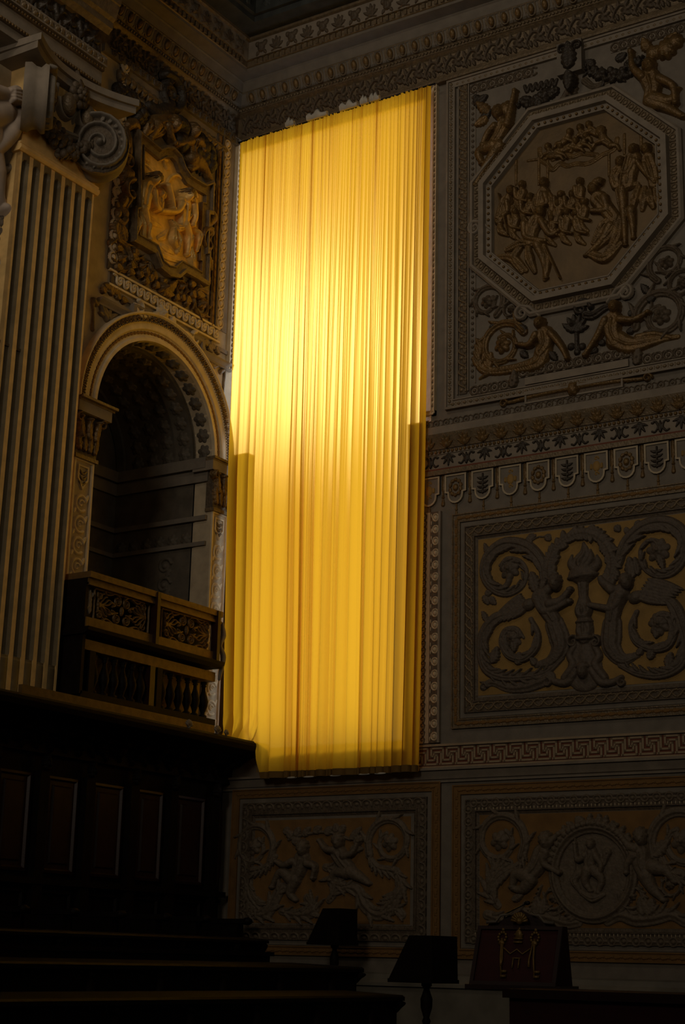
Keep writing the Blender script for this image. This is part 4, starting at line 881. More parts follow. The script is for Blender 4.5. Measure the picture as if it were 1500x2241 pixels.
def RL(): return Rel(cl, 0.008, 'back', 0.014)
def bl(r, nm, label=None): return r.build(nm, 'grisaille_pale', lp, label)
mu, mz = cl(1000, 650)
r = Rel(res=0.008, off=0.014)
ov = [(mu+0.50*math.cos(a), mz+0.52*math.sin(a)) for a in np.linspace(0, 2*math.pi, 41)]
r.tube(ov, 0.07, 0.07, smooth=False, groove=2)
rd = random.Random(9)
for a in np.linspace(0.25, math.pi-0.25, 22):
    q = np.array([mu+0.54*math.cos(a), mz+0.57*math.sin(a)]); r.it.append(('e', q, 0.06, 0.06, 0, 0.09, 5, 0.0, 0.25, 0)); b_ = a+rd.uniform(-1, 1); r.leaf_m(q, q+np.array([math.cos(b_), math.sin(b_)])*0.12, 0.05, 0.06, 3)
bl(r, 'medallion_frame', 'oval medallion frame crowned with fruit')
slab('medallion_ground', lp, 'grisaille_pale', 'back', [(mu+0.49*math.cos(a), mz+0.51*math.sin(a)) for a in np.linspace(0, 2*math.pi, 33)[:-1]], 0.0, 0.022)
r = Rel(cl, 0.008, 'back', 0.02); fig(r, (990, 500), [(990, 545), (985, 590), (985, 640)], [[(960, 560), (920, 580), (905, 490)], [(1020, 560), (1050, 610), (1040, 660)]], [[(970, 640), (960, 700), (990, 750)], [(1010, 640), (1050, 690), (1030, 760)]], [[(940, 640), (900, 690), (930, 750)], [(1060, 600), (1080, 540), (1050, 620)], [(940, 760), (1000, 790), (1060, 770)]], hs=0.06, tw=0.09, h=0.7); r.tube([(905, 460), (905, 640)], 0.012, 0.03); bl(r, 'medallion_figure', 'seated figure with a staff inside the medallion')
r = RL(); fig(r, (745, 480), [(725, 550), (690, 620), (640, 675)], [[(750, 540), (740, 600), (820, 650)], [(740, 530), (780, 480), (820, 440)]], [[(640, 670), (580, 660), (560, 730)], [(660, 690), (620, 740), (570, 740)]], hs=0.10, tw=0.13, aw=0.05, lw=0.075); bl(r, 'putto', 'putto holding the medallion from the curtain side')
r = RL(); fig(r, (1265, 460), [(1260, 540), (1265, 600), (1290, 660)], [[(1240, 520), (1200, 500), (1160, 450)], [(1230, 560), (1200, 600), (1190, 650)]], [[(1290, 670), (1330, 740), (1390, 800)], [(1330, 620), (1400, 640), (1450, 700)]], hs=0.10, tw=0.13, aw=0.05, lw=0.075); r.leaf((1330, 560), (1420, 470), 0.1, 0.06); bl(r, 'putto', 'winged putto holding the far side of the medallion')
def lowscroll(cv, pn, m, cx, cy, rr, a0, ccw, tail=None): return scroll(cv, cx, cy, rr, a0, ccw, 'leaf_scroll', m, 0.014, 1.0, 0.055, pn, tail)
lowscroll(cl, lp, 'grisaille_pale', 490, 475, 0.36, -0.6, True, [(630, 520), (600, 600), (530, 640), (470, 690), (440, 760)])
lowscroll(cl, lp, 'grisaille_pale', 1490, 480, 0.40, 3.6, False, [(1370, 560), (1420, 640), (1480, 660)])
lowscroll(cl, lp, 'grisaille_pale', 780, 790, 0.15, 0.5, False, [(720, 720), (690, 800), (660, 870)])
lowscroll(cl, lp, 'grisaille_pale', 860, 880, 0.12, 0.5, True)
lowscroll(cl, lp, 'grisaille_pale', 1215, 780, 0.16, 3.0, True, [(1250, 720), (1290, 800), (1310, 900)])
lowscroll(cl, lp, 'grisaille_pale', 1420, 720, 0.16, 2.0, False)
r = RL(); r.vine([(420, 880), (520, 910), (640, 880), (740, 890), (850, 925), (920, 920)], [0.06, 0.09, 0.08, 0.06], 0.05, 1, 8, 0.08); bl(r, 'leaf_scroll')
r = RL(); r.vine([(1080, 915), (1150, 880), (1240, 905), (1330, 900), (1430, 880), (1500, 920)], [0.06, 0.09, 0.08, 0.06], 0.05, 1, 8, 0.08); r.leaf((1280, 880), (1260, 780), 0.1, 0.06); r.leaf((1300, 880), (1330, 790), 0.1, 0.06); bl(r, 'leaf_scroll')
r = RL(); r.vine([(480, 830), (430, 750), (470, 660), (540, 600)], [0.05, 0.09, 0.06], 0.05, 1, 7, 0.09, True); r.leaf((560, 800), (620, 770), 0.06, 0.05); r.leaf((690, 880), (700, 780), 0.1, 0.06); r.leaf((720, 880), (740, 790), 0.08, 0.06); bl(r, 'leaf_scroll')
# --- lower left panel
pu0, pu1 = 0.44, 3.675
gl0, gl1 = 0.56+0.28, 3.235
qp, b0, b1 = framed('putti_panel', 'shadowed panel of two grey putti among leaf scrolls directly below the curtain', pu0, pu1, lz0, 3.79, gl0, gl1, 2.05, 3.36, 'ochre_ground', 'brown_stucco', 'low')
border_rows(qp, pu0, pu1, lz0, 3.79, 0.06, U_lf, 'border_leaf', 'gold_ground', 0.115, 0.02, 1.0, 'rtb')
border_rows(qp, pu0, pu1, lz0, 3.79, (b0+b1)/2-0.03, U_scal, 'border_scallop', 'grisaille_pale', 0.155, 0.03, 1.1, 'rtbl')
cq = zoomB(450, 1650, 2.5)
def RQ(): return Rel(cq, 0.008, 'back', 0.014)
def bq(r, nm, label=None): return r.build(nm, 'grisaille_pale', qp, label)
lowscroll(cq, qp, 'grisaille_pale', 270, 510, 0.33, -0.6, True, [(390, 560), (330, 620), (260, 640)])
lowscroll(cq, qp, 'grisaille_pale', 1015, 485, 0.34, 3.6, False, [(900, 560), (950, 620), (1040, 640)])
r = RQ(); fig(r, (540, 520), [(535, 580), (520, 630), (495, 680)], [[(490, 590), (440, 610), (400, 590)], [(570, 600), (610, 620), (600, 680)]], [[(480, 690), (420, 650), (370, 730)], [(500, 690), (470, 760), (500, 800)]], hs=0.10, tw=0.13, aw=0.045, lw=0.07); bq(r, 'putto', 'putto striding nearer the stalls')
r = RQ(); fig(r, (735, 480), [(735, 545), (760, 590), (800, 640)], [[(715, 530), (670, 520), (635, 475)], [(770, 560), (820, 540), (850, 480)]], [[(800, 645), (860, 680), (900, 710)], [(780, 650), (720, 650), (690, 690)]], hs=0.10, tw=0.12, aw=0.045, lw=0.07); bq(r, 'putto', 'putto flying with a leaf branch')
r = RQ()
for k, (a, b) in enumerate((((440, 440), (460, 400)), ((480, 460), (450, 420)), ((500, 450), (520, 400)), ((540, 450), (580, 400)), ((600, 430), (640, 400)), ((660, 440), (700, 400)), ((720, 430), (720, 380)), ((740, 430), (770, 390)), ((800, 470), (860, 400)), ((820, 490), (880, 450)), ((480, 480), (540, 480)), ((800, 520), (870, 520)))): r.leaf(a, b, 0.07, 0.05)
r.tube([(460, 470), (560, 440), (680, 430), (800, 470)], 0.02, 0.03); bq(r, 'leaf_garland')
for pts in ([(220, 860), (290, 880), (350, 860), (420, 740), (480, 740)], [(420, 860), (520, 880), (600, 850), (560, 790)], [(680, 800), (740, 740), (830, 740), (880, 830), (950, 880), (1040, 850), (1080, 880)], [(240, 700), (250, 780), (300, 850)], [(1050, 640), (1080, 720), (1040, 790), (980, 850)], [(660, 620), (730, 640), (700, 700), (760, 720)]):
    r = RQ(); r.vine(pts, [0.05, 0.09, 0.06], 0.05, 1, 6, 0.08, True); bq(r, 'leaf_scroll')
# ================================================================== CURTAIN
CY = 0.24
cm = bpy.data.materials.new('curtain_cloth'); cm.use_nodes = True; nt = cm.node_tree; nt.nodes.clear()
out = nt.nodes.new('ShaderNodeOutputMaterial')
tr = nt.nodes.new('ShaderNodeBsdfTranslucent'); df = nt.nodes.new('ShaderNodeBsdfDiffuse'); rf = nt.nodes.new('ShaderNodeBsdfRefraction')
tr.inputs[0].default_value = (0.86, 0.415, 0.014, 1); df.inputs[0].default_value = (0.55, 0.30, 0.045, 1); rf.inputs[0].default_value = (1.0, 0.72, 0.26, 1)
rf.distribution = 'BECKMANN'; rf.inputs['Roughness'].default_value = 0.70; rf.inputs['IOR'].default_value = 1.08
m1 = nt.nodes.new('ShaderNodeMixShader'); m2 = nt.nodes.new('ShaderNodeMixShader'); m1.inputs[0].default_value = 0.30; m2.inputs[0].default_value = 0.019
nt.links.new(tr.outputs[0], m1.inputs[1]); nt.links.new(df.outputs[0], m1.inputs[2]); nt.links.new(m1.outputs[0], m2.inputs[1]); nt.links.new(rf.outputs[0], m2.inputs[2]); nt.links.new(m2.outputs[0], out.inputs[0])
MATS['curtain_cloth'] = cm
hm = mat('curtain_hem_cloth', (0.16, 0.085, 0.012), 0.8, 0, 0.2, 10, 0.0)
ZTOP, ZBOT = 13.54, B(700, 1697, CY)[1]
def cl_x(z): return np.interp(z, [3.9, 4.7, 8.2, 13.6], [B(487, 1640, CY)[0]-0.0, B(486, 1600, CY)[0], B(498, 1000, CY)[0], B(522, 310, CY)[0]])
def cr_x(z): return np.interp(z, [3.9, 8.2, 13.6], [B(912, 1688, CY)[0], B(927, 1000, CY)[0], B(940, 190, CY)[0]])
rng = np.random.RandomState(11)
def folds(seed, n, amp):
    r = np.random.RandomState(seed); x = np.sort(r.uniform(0, 1, n)); return x, r.uniform(0.35, 1.0, n)*amp
NX, NZ = 1300, 80
s = np.linspace(0, 1, NX)
def pleat(s, seed, n, p, lo=0.3, hi=2.0):
    """irregular pleats: flat fronts of uneven width with narrow creases between them"""
    r = np.random.RandomState(seed); w = r.uniform(lo, hi, n); e = np.concatenate([[0], np.cumsum(w)]); e /= e[-1]
    i = np.clip(np.searchsorted(e, s, side='right')-1, 0, n-1); t = (s-e[i])/(e[i+1]-e[i]); a = r.uniform(0.35, 1.0, n)[i]
    tilt = r.uniform(-0.7, 0.7, n)[i]
    return a*(1-np.abs(2*t-1)**p)*(1+tilt*(t-0.5))
broad = pleat(s, 3, 24, 5, 0.3, 1.8); fine = pleat(s, 5, 70, 2.5); mid_ = pleat(s, 8, 40, 3); huge = pleat(s, 21, 9, 2)
V = np.zeros((NZ, NX, 3)); zt_ = np.linspace(0, 1, NZ)
tipx = 0.98
for j, t in enumerate(zt_):
    z = ZTOP+(ZBOT-ZTOP)*t
    a = 0.080*min(1, 0.12+t*1.4); b = 0.030*max(0.0, 1-t*2.2); c_ = 0.022*max(0.0, 1-t*1.15)
    d = broad*a+fine*b+mid_*c_+huge*0.06*t
    xl, xr = cl_x(z), cr_x(z)
    drift = 0.012*np.sin(s*17+t*1.3)*t+0.004*np.sin(s*61+t*4)*t
    x = xl+(xr-xl)*np.clip(s+drift*np.sin(np.pi*s), 0, 1)
    V[j, :, 0] = x; V[j, :, 1] = -(CY-0.055)-d; V[j, :, 2] = z
# the lower left corner rests bunched on the stall cornice
SZ = 4.40
for j in range(NZ):
    for i in range(NX):
        x, y, z = V[j, i]
        if x < 1.08:
            q = min(1.0, max(0.0, (1.08-x)/0.12)); lim = SZ-0.015+0.012*math.sin(x*41)+0.006*math.sin(x*97)
            if z < lim+0.5:
                k = (lim+0.5-z)/(lim+0.5-ZBOT); zn = lim+0.5-0.5*min(1, k*1.15)
                V[j, i, 2] = z+(zn-z)*q
                f = max(0, k-0.45); V[j, i, 1] = y-q*(0.16*f*(1+0.8*math.sin(x*23+k*6)))-q*0.03*math.sin(x*60+k*9)*k
                V[j, i, 0] = x+q*0.10*f*math.sin(k*7+x*9)
ids = np.arange(NX*NZ).reshape(NZ, NX)
Q = np.stack([ids[:-1, :-1], ids[1:, :-1], ids[1:, 1:], ids[:-1, 1:]], -1).reshape(-1, 4)
cur = link('curtain', np_mesh('curtain', V.reshape(-1, 3), Q), 'curtain_cloth')
tag(cur, 'tall sunlit golden yellow curtain hanging over the window', 'curtain')
# hem: the doubled cloth along the foot
j0 = int(NZ*(1-0.0115)); hv = []; 
sel = np.nonzero(V[-1, :, 0] > 1.02)[0]
top = V[-1, sel].copy(); bot = top.copy(); top[:, 2] = ZBOT+0.075; bot[:, 2] -= 0.012
top[:, 1] -= 0.006; bot[:, 1] -= 0.006
HV = np.vstack([top, bot]); k_ = len(sel); HQ = [(i, i+1, k_+i+1, k_+i) for i in range(k_-1)]
link('curtain_hem', np_mesh('curtain_hem', HV, HQ), 'curtain_hem_cloth', cur)['label'] = 'dull doubled hem along the foot of the curtain'
# curtain rail under the cornice and white lining showing above it
MB().tube([(0.14, -CY+0.03, ZTOP+0.0), (3.62, -CY+0.03, ZTOP+0.0)], 0.012, 8).build('curtain_rail', 'black_iron', cur, True)
rd = random.Random(5)
for x0, x1 in ((B(630, 268, CY)[0], B(650, 262, CY)[0]), (B(676, 255, CY)[0], B(722, 243, CY)[0]), (B(748, 236, CY)[0], B(788, 224, CY)[0]), (B(793, 222, CY)[0], B(811, 217, CY)[0]), (B(814, 216, CY)[0], B(836, 209, CY)[0])):
    b = MB(); n_ = 12; vs = []; fs = []
    for i in range(n_+1):
        t = i/n_; x = x0+(x1-x0)*t; hh = 0.03+0.11*abs(math.sin(t*math.pi*2.3+x0*5))*math.sin(math.pi*min(1, t+0.12))
        vs += [(x, -CY-0.06, ZTOP-0.03), (x, -CY-0.075-0.012*math.sin(t*14), ZTOP+hh*0.5), (x, -CY-0.05, ZTOP+hh), (x, -CY-0.02, ZTOP-0.03)]
    for i in range(n_):
        for k in range(4): fs.append((4*i+k, 4*i+(k+1) % 4, 4*i+4+(k+1) % 4, 4*i+4+k))
    fs += [(0, 1, 2, 3), tuple(4*n_+k for k in (3, 2, 1, 0))]
    b.add(vs, fs).build('lining', 'white_cloth', cur, True)['label'] = 'white lining bunched above the curtain top'
# same lining peeping out under the hem
for px in (645, 682, 740, 803, 838):
    x0 = B(px-12, 1700, CY)[0]; b = MB(); b.ball((x0+0.06, -CY-0.03, ZBOT-0.015), (0.09, 0.012, 0.012), 10, 5); b.build('lining', 'white_cloth', cur, True)
# ================================================================== LEFT WALL
def arch_ring(name, parent, m, cv, cz, prof, a0=0.0, a1=math.pi, n=40):
    V = []; F = []; K = len(prof)
    for i in range(n+1):
        a = a0+(a1-a0)*i/n
        for r_, h in prof: V.append(wp('left', cv+r_*math.cos(a), cz+r_*math.sin(a), h))
    for i in range(n):
        for k in range(K-1): F.append((i*K+k, i*K+k+1, (i+1)*K+k+1, (i+1)*K+k))
    me = bpy.data.meshes.new(name); me.from_pydata(V, [], F); me.update(); return link(name, me, m, parent)
def arch_units(me, nm, parent, m, cv, cz, r_, a0, a1, n, off, sc=1.0):
    if not me.materials: me.materials.append(MATS[m])
    for k in range(n):
        a = a0+(a1-a0)*(k+0.5)/n
        o = place(me, nm, parent, m, cv+r_*math.cos(a), cz+r_*math.sin(a), 'left', off, sc)
        o.matrix_basis = Matrix.Translation(wp('left', cv+r_*math.cos(a), cz+r_*math.sin(a), off)) @ Matrix.Rotation(math.pi/2, 4, 'Z') @ Matrix.Rotation(-(math.pi/2-a), 4, 'Y') @ Matrix.Diagonal((sc, sc, sc, 1))
def archivolt(name, label, cv, cz, a0, a1, n, nu):
    e = empty(name, wp('left', cv, cz, 0), label, 'arch')
    arch_ring('arch_moulding', e, 'pale_stone', cv, cz, [(1.28, -0.28), (1.28, 0.055), (1.325, 0.055), (1.335, 0.035), (1.36, 0.03), (1.43, 0.03), (1.44, 0.055), (1.45, 0.06), (1.53, 0.06), (1.54, 0.075), (1.55, 0.08), (1.57, 0.06), (1.63, 0.09), (1.65, 0.12), (1.67, 0.12), (1.675, 0.0)], a0, a1, n)
    arch_units(U_lf, 'arch_leaf', e, 'dull_gilt', cv, cz, 1.395, a0, a1, int(nu*1.1), 0.03, 0.85)
    U = U_archtooth
    arch_units(U, 'arch_tooth', e, 'brown_gilt', cv, cz, 1.605, a0, a1, nu, 0.078, 1.0)
    b = MB()
    for k in range(int(nu*2.2)):
        a = a0+(a1-a0)*(k+0.5)/int(nu*2.2); b.ball(wp('left', cv+1.552*math.cos(a), cz+1.552*math.sin(a), 0.075), 0.018, 6, 4)
    b.build('arch_bead', 'dull_gilt', e, True)['kind'] = 'stuff'
    return e
U_archtooth = unit(lambda r: (r.tube([(-0.03, 0.035), (-0.03, -0.02), (0, -0.04), (0.03, -0.02), (0.03, 0.035)], 0.010, 0.02), r.ell((0, 0.005), 0.016, 0.028, 0, 0.03)), 0.005)
archivolt('archway', 'pale moulded round arch over the dark recess above the wooden balcony', AV, AZ, 0.0, math.pi, 48, 54)
def leaf_capital(e, u0, u1, z0, z1, zi, off, ext, prj=1.0, end=0.10):
    """carved capital with two rows of leaves under an impost block"""
    MB().wbox('left', u0-ext, u1+end, zi-0.20, zi-0.06, -0.25, off+0.13*prj).build('impost', 'stucco', e)
    b = MB()
    for k, (p, za, zb_) in enumerate(((0.14, zi-0.06, zi-0.035), (0.19, zi-0.035, zi))): b.wbox('left', u0-ext-p*0.3*prj, u1+end, za, zb_, -0.25, off+p*prj)
    b.build('impost_moulding', 'dull_gilt', e)
    r = Rel(res=0.008, wall='left', off=off+0.02); w = (u1-u0)
    for k in range(4):
        u = u0+w*(k+0.5)/4; r.leaf((u, z0+0.05), (u+(k-1.5)*0.03, z0+0.30), w*0.16, 0.07, 4)
    for k in range(3):
        u = u0+w*(k+0.5)/3; r.leaf((u, z0+0.22), (u+(k-1)*0.06, z1-0.02), w*0.17, 0.10, 4); r.ell((u+(k-1)*0.06, z1-0.05), 0.05, 0.03, 0, 0.12)
    r.spiral((u0-0.03, z1-0.07), 0.06, 1.5, 1.3, 0.02, 0.12); r.spiral((u1+0.03, z1-0.07), 0.06, 1.5, 1.3, 0.02, 0.12, False)
    r.build('capital_leaf', 'brown_gilt', e)
    MB().wbox('left', u0-0.02, u1+0.02, z0, zi-0.2, -0.05, off+0.03).build('capital_bell', 'brown_stucco', e)
    bead_line('capital_bead', e, 'dull_gilt', 'left', u0-0.02, z0+0.16, u1+0.02, z0+0.16, 0.055, 0.022, off+0.05)
    MB().wbox('left', u0-0.03, u1+0.03, z0-0.05, z0, -0.05, off+0.06).build('astragal', 'dull_gilt', e)
U_pc = unit(lambda r: (r.tube([(0.11*math.cos(a), 0.11*math.sin(a)) for a in np.linspace(0.5, 5.4, 14)], 0.024, 0.03), r.spiral((0, 0), 0.055, 0.5, 1.2, 0.02, 0.03), r.leaf((0.1, 0.06), (0.14, 0.15), 0.035, 0.025, 3), r.leaf((-0.1, -0.08), (-0.14, -0.16), 0.035, 0.025, 3)), 0.007)
def pier(name, label, u0, u1, ext, prj=1.0):
    e = empty(name, wp('left', (u0+u1)/2, 4.5, 0), label, 'pier')
    MB().wbox('left', u0, u1, 4.4, 7.70, -0.25, 0.05).build('pier_shaft', 'wall_stucco', e)
    frame_poly('pier_edge', e, 'pale_stone', 'left', rect(u0, u1, 4.4, 7.68), [(0, 0.05), (0, 0.075), (0.03, 0.075), (0.035, 0.05)])
    leaf_capital(e, u0, u1, 7.72, AZ-0.20, AZ, 0.05, ext, prj)
    uc = (u0+u1)/2
    z = 7.10
    while z > 4.6:
        place(U_pc, 'pier_scroll', e, 'pale_stone', uc, z, 'left', 0.05, (u1-u0)/0.40); z -= 0.275
    frame_poly('pier_tablet', e, 'pale_stone', 'left', [(uc-0.10, 7.6), (uc-0.10, 7.42), (uc-0.06, 7.38), (uc, 7.28), (uc+0.06, 7.38), (uc+0.10, 7.42), (uc+0.10, 7.6)], [(0, 0.05), (0, 0.07), (0.02, 0.07), (0.02, 0.05)])
    r = Rel(res=0.007, wall='left', off=0.05)
    for k in range(3):
        for sg in (-1, 1): r.leaf((uc, 7.34+k*0.07), (uc+sg*0.07, 7.40+k*0.07), 0.025, 0.025, 2)
    r.build('pier_sprig', 'dull_gilt', e)
    return e
pier('arch_pier', 'carved pier of the arch next to the fluted pilaster', AV+AR-0.012, AV+AR+0.36, 0.16)
pier('arch_pier', 'carved pier of the arch beside the curtain edge', AV-AR-0.34, AV-AR+0.012, 0.0, 0.5)

# ---- ledge and spandrel ornaments above the arch
lt = struct(empty('trim_4', wp('left', 1.7, 10.1, 0), kind='structure'))
cL = zoomL(0, 400, 2.68)
zl = L(285, 690)[1]; zl2 = L(250, 669)[1]; ul = L(285, 690)[0]; ur = L(435, 772)[0]; zr = L(470, 787)[1]
PL0, PL1 = 0.22, L(243, 500)[0]                                # extent of the upper left-wall panel
def ledge(u0, u1, z, nm='ledge'): MB().prism([(0, z-0.10), (0.05, z-0.10), (0.05, z-0.07), (0.09, z-0.03), (0.10, z), (0, z)], lambda p, zz: wp('left', u0, zz, p), lambda p, zz: wp('left', u1, zz, p)).build(nm, 'stucco', lt)
zA = L(240, 665)[1]
ledge(ul, 3.05, zA); ledge(0.10, ur, zA); ledge(ur, ul, zA+0.14)
for u in (ul, ur): MB().wbox('left', u-0.03, u+0.03, zA-0.1, zA+0.14, 0, 0.09).build('ledge_step', 'stucco', lt)
MB().wbox('left', 0.12, 3.0, zA+0.14, zA+0.20, 0, 0.03).build('ledge_fascia', 'stucco', lt)
r = Rel(cL, 0.007, 'left', 0.05)
r.tube([(775, 720), (790, 780), (850, 790), (905, 770)], [0.03, 0.045, 0.03], 0.05); r.spiral((795, 735), 0.10, 1.5, 1.2, 0.03, 0.05); r.tube([(990, 820), (1040, 870), (1090, 900), (1130, 960)], [0.03, 0.045, 0.03], 0.05); r.spiral((1128, 920), 0.10, 1.5, 1.2, 0.03, 0.05, False)
r.rosette((935, 770), 0.13, 0.08); r.leaf((985, 790), (995, 850), 0.08, 0.07); r.build('arch_crest', 'pale_stone', lt)
r = Rel(cL, 0.007, 'left', 0.0)
for a, b in (((640, 660), (660, 600)), ((650, 620), (600, 600)), ((690, 690), (680, 640)), ((610, 650), (590, 610)), ((700, 680), (740, 700)), ((660, 650), (690, 620))): r.leaf(a, b, 0.075, 0.06)
r.build('spandrel_leaf', 'brown_gilt', lt)
r = Rel(cL, 0.007, 'left', 0.0)
r.tube([(545, 690), (560, 710), (580, 700), (600, 760), (620, 800)], 0.045, 0.05)
for k in range(5):
    u, z = cL(630, 790); q = math.radians(200-k*50); r.leaf_m((u, z), (u+0.2*math.cos(q), z+0.2*math.sin(q)), 0.05, 0.05, 2)
r.tube([(540, 700), (545, 770), (540, 860)], [0.03, 0.02, 0.035], 0.04); r.build('spandrel_shell', 'dull_gilt', lt)
r = Rel(cL, 0.007, 'left', 0.0)
for k in range(5):
    u, z = cL(1240, 1080); q = math.radians(150-k*50); r.leaf_m((u, z), (u+0.2*math.cos(q), z+0.2*math.sin(q)), 0.05, 0.05, 2)
r.tube([(1290, 1110), (1315, 1100), (1310, 1180), (1305, 1260)], [0.04, 0.03, 0.02], 0.04)
for a, b in (((1190, 920), (1210, 960)), ((1230, 930), (1250, 980)), ((1260, 960), (1280, 1010)), ((1215, 950), (1240, 1000))): r.leaf(a, b, 0.08, 0.05)
r.build('spandrel_shell', 'dull_gilt', lt)

# ================================================================== GILDED RELIEF PANEL OF THE LEFT WALL
gp = empty('gilded_relief_panel', wp('left', 1.7, 10.4, 0), 'ornate panel with a gilded relief of two seated men above the arch', 'relief panel')
gz0 = L(245, 594)[1]; gz1 = 13.58
slab('panel_ground', gp, 'stucco', 'left', rect(PL0, PL1, gz0, gz1), 0, 0.012)
uR1, uR0 = L(462, 560)[0], L(489, 560)[0]
slab('side_strip', gp, 'brown_stucco', 'left', rect(uR0, uR1, gz0, gz1), 0, 0.04)
MB().wbox('left', PL0-0.14, PL0-0.03, 9.9, gz1, 0, 0.07).build('edge_strip', 'pale_stone', gp)
col(U_ov, 'edge_leaf', gp, 'dull_gilt', PL0-0.085, 9.9, gz1, 0.085, 'left', 0.07, 1.1, 0.5)
uc1 = L(484, 560)[0]; uc2 = L(470, 560)[0]
col(U_pearl, 'strip_ring', gp, 'dull_gilt', uc1+0.02, gz0, gz1-0.1, 0.15, 'left', 0.04, 1.3, 0)
MB().wbox('left', uc1+0.11, uc1+0.13, gz0, gz1, 0.0, 0.065).build('strip_fillet', 'dull_gilt', gp)
col(U_lf, 'strip_leaf', gp, 'brown_gilt', uc2+0.04, gz0, gz1-0.1, 0.12, 'left', 0.04, 1.2)
ulr = L(246, 520)[0]
slab('ring_ground', gp, 'brown_stucco', 'left', rect(ulr-0.09, ulr+0.08, gz0, gz1), 0, 0.03)
col(U_pearl, 'strip_ring', gp, 'dull_gilt', ulr, gz0+0.1, gz1, 0.16, 'left', 0.03, 1.4, 0)
# wave border along the foot
zw = L(300, 640)[1]
slab('wave_ground', gp, 'brown_stucco', 'left', rect(uR0+0.1, ulr, zw-0.085, zw+0.085), 0, 0.035)
U_sw = unit(lambda r: (r.tube([(-0.08, 0.05), (-0.03, 0.04), (-0.02, -0.03), (0.03, -0.05), (0.06, 0.0), (0.03, 0.04), (0.0, 0.0)], 0.013, 0.025), r.ell((0.03, -0.005), 0.022, None, 0, 0.03)), 0.006)
row(U_sw, 'border_wave', gp, 'pale_stone', uR0+0.1, ulr-0.05, zw, 0.145, 'left', 0.035, 1.15)
for dz in (-0.11, 0.10): MB().wbox('left', uR0+0.05, ulr+0.05, zw+dz-0.015, zw+dz+0.015, 0, 0.05).build('border_fillet', 'pale_stone', gp)
# cartouche frame (eared outline) and gilded ground
car_px = [(298, 292), (322, 312), (343, 330), (356, 325), (372, 327), (388, 345), (397, 370), (408, 387), (428, 400), (442, 408), (458, 402), (457, 468), (449, 466), (446, 555), (450, 556), (447, 622), (420, 606), (398, 594), (385, 606), (365, 602), (345, 585), (333, 553), (312, 541), (287, 527), (290, 458), (297, 456), (296, 358)]
car = [L(x, y, 0.05) for x, y in car_px]
slab('scene_ground', gp, 'bright_gilt', 'left', car, 0.0, 0.05)
frame_poly('cartouche_frame', gp, 'dull_gilt', 'left', car, [(-0.03, 0.0), (-0.03, 0.13), (0.0, 0.15), (0.02, 0.15), (0.03, 0.10), (0.11, 0.09), (0.12, 0.11), (0.135, 0.11), (0.14, 0.05)])
c4, c5l = zoomL(230, 150, 5, 0.08), zoomL(230, 400, 5, 0.08)
def gfig(cv, name, label, m='bright_gilt', h=1.9, off=0.05, extra=None, **k):
    r = Rel(cv, 0.008, 'left', off); fig(r, h=h, **k)
    if extra: extra(r)
    return r.build(name, m, gp, label)
gfig(c5l, 'seated_figure', 'seated robed man facing the bearded one', head=(868, 160), torso=[(850, 250), (850, 340), (850, 440)], arms=[[(800, 240), (750, 320), (580, 315)], [(930, 260), (950, 380), (930, 470)]],
     legs=[[(860, 470), (910, 600), (900, 790)]], drape=[[(730, 420), (790, 500), (900, 480)], [(880, 490), (920, 600), (910, 740)], [(780, 540), (790, 640), (800, 760)], [(960, 500), (1020, 580), (1010, 740)], [(930, 700), (940, 820), (970, 930)], [(760, 500), (740, 620), (790, 720)], [(840, 280), (845, 360), (840, 440)], [(900, 280), (900, 360), (890, 440)]], hs=0.095, tw=0.145, aw=0.05, dw=0.06, lw=0.065, h=1.5,
     extra=lambda r: r.ell((872, 145), 0.095, 0.10, 0, 0.15, 7))
gfig(c5l, 'seated_figure', 'bearded man leaning on the frame', head=(505, -20), torso=[(455, 60), (430, 150), (420, 250)], arms=[[(490, 110), (520, 250), (580, 315)], [(640, 50), (690, 180), (720, 290)]], legs=[[(400, 290), (450, 450), (490, 620)]],
     drape=[[(370, 100), (370, 220), (390, 320)], [(380, 330), (400, 460), (430, 600)], [(430, 360), (460, 480), (470, 600)], [(340, 380), (350, 450), (340, 560)], [(460, 60), (470, 150), (440, 240)]], hs=0.095, tw=0.14, aw=0.05, dw=0.058, lw=0.062, h=1.5)
gfig(c5l, 'standing_figure', 'young companion between the two men', head=(600, 125), torso=[(595, 180), (600, 230), (600, 280)], arms=[[(630, 150), (650, 90), (640, 70)]], drape=[[(570, 180), (560, 240), (580, 290)]], hs=0.075, tw=0.09, h=0.9)
for hx, hy in ((872, 132), (507, -42)):
    r = Rel(c5l, 0.008, 'left', 0.05); r.ell((hx, hy), 0.10, 0.085, 0, 0.05, 9, base=0.165); r.build('hair', 'brown_gilt', gp)
r = Rel(c4, 0.008, 'left', 0.05)
for pts in ([(370, 920), (430, 960), (480, 1000)], [(390, 1020), (470, 1050), (530, 1110), (600, 1170)], [(680, 1300), (720, 1200), (790, 1160), (850, 1190)], [(560, 1250), (600, 1270), (620, 1330)], [(900, 1240), (980, 1300), (1020, 1400)], [(620, 980), (690, 1000)], [(650, 940), (655, 1020), (690, 1090)]): r.tube(pts, 0.03, 0.03)
r.build('cloud_rays', 'bright_gilt', gp)
for pts in ([(480, 350), (540, 420), (620, 470)], [(600, 600), (650, 580), (700, 520)], [(640, 680), (700, 720), (760, 760)], [(540, 740), (640, 780), (760, 830), (900, 880)], [(980, 100), (1000, 250), (1000, 420)], [(930, 100), (960, 240), (970, 400)]):
    r = Rel(c5l, 0.008, 'left', 0.05); r.tube(pts, [0.04, 0.06, 0.03], 0.04, groove=2); r.build('rock_ledge', 'bright_gilt', gp)
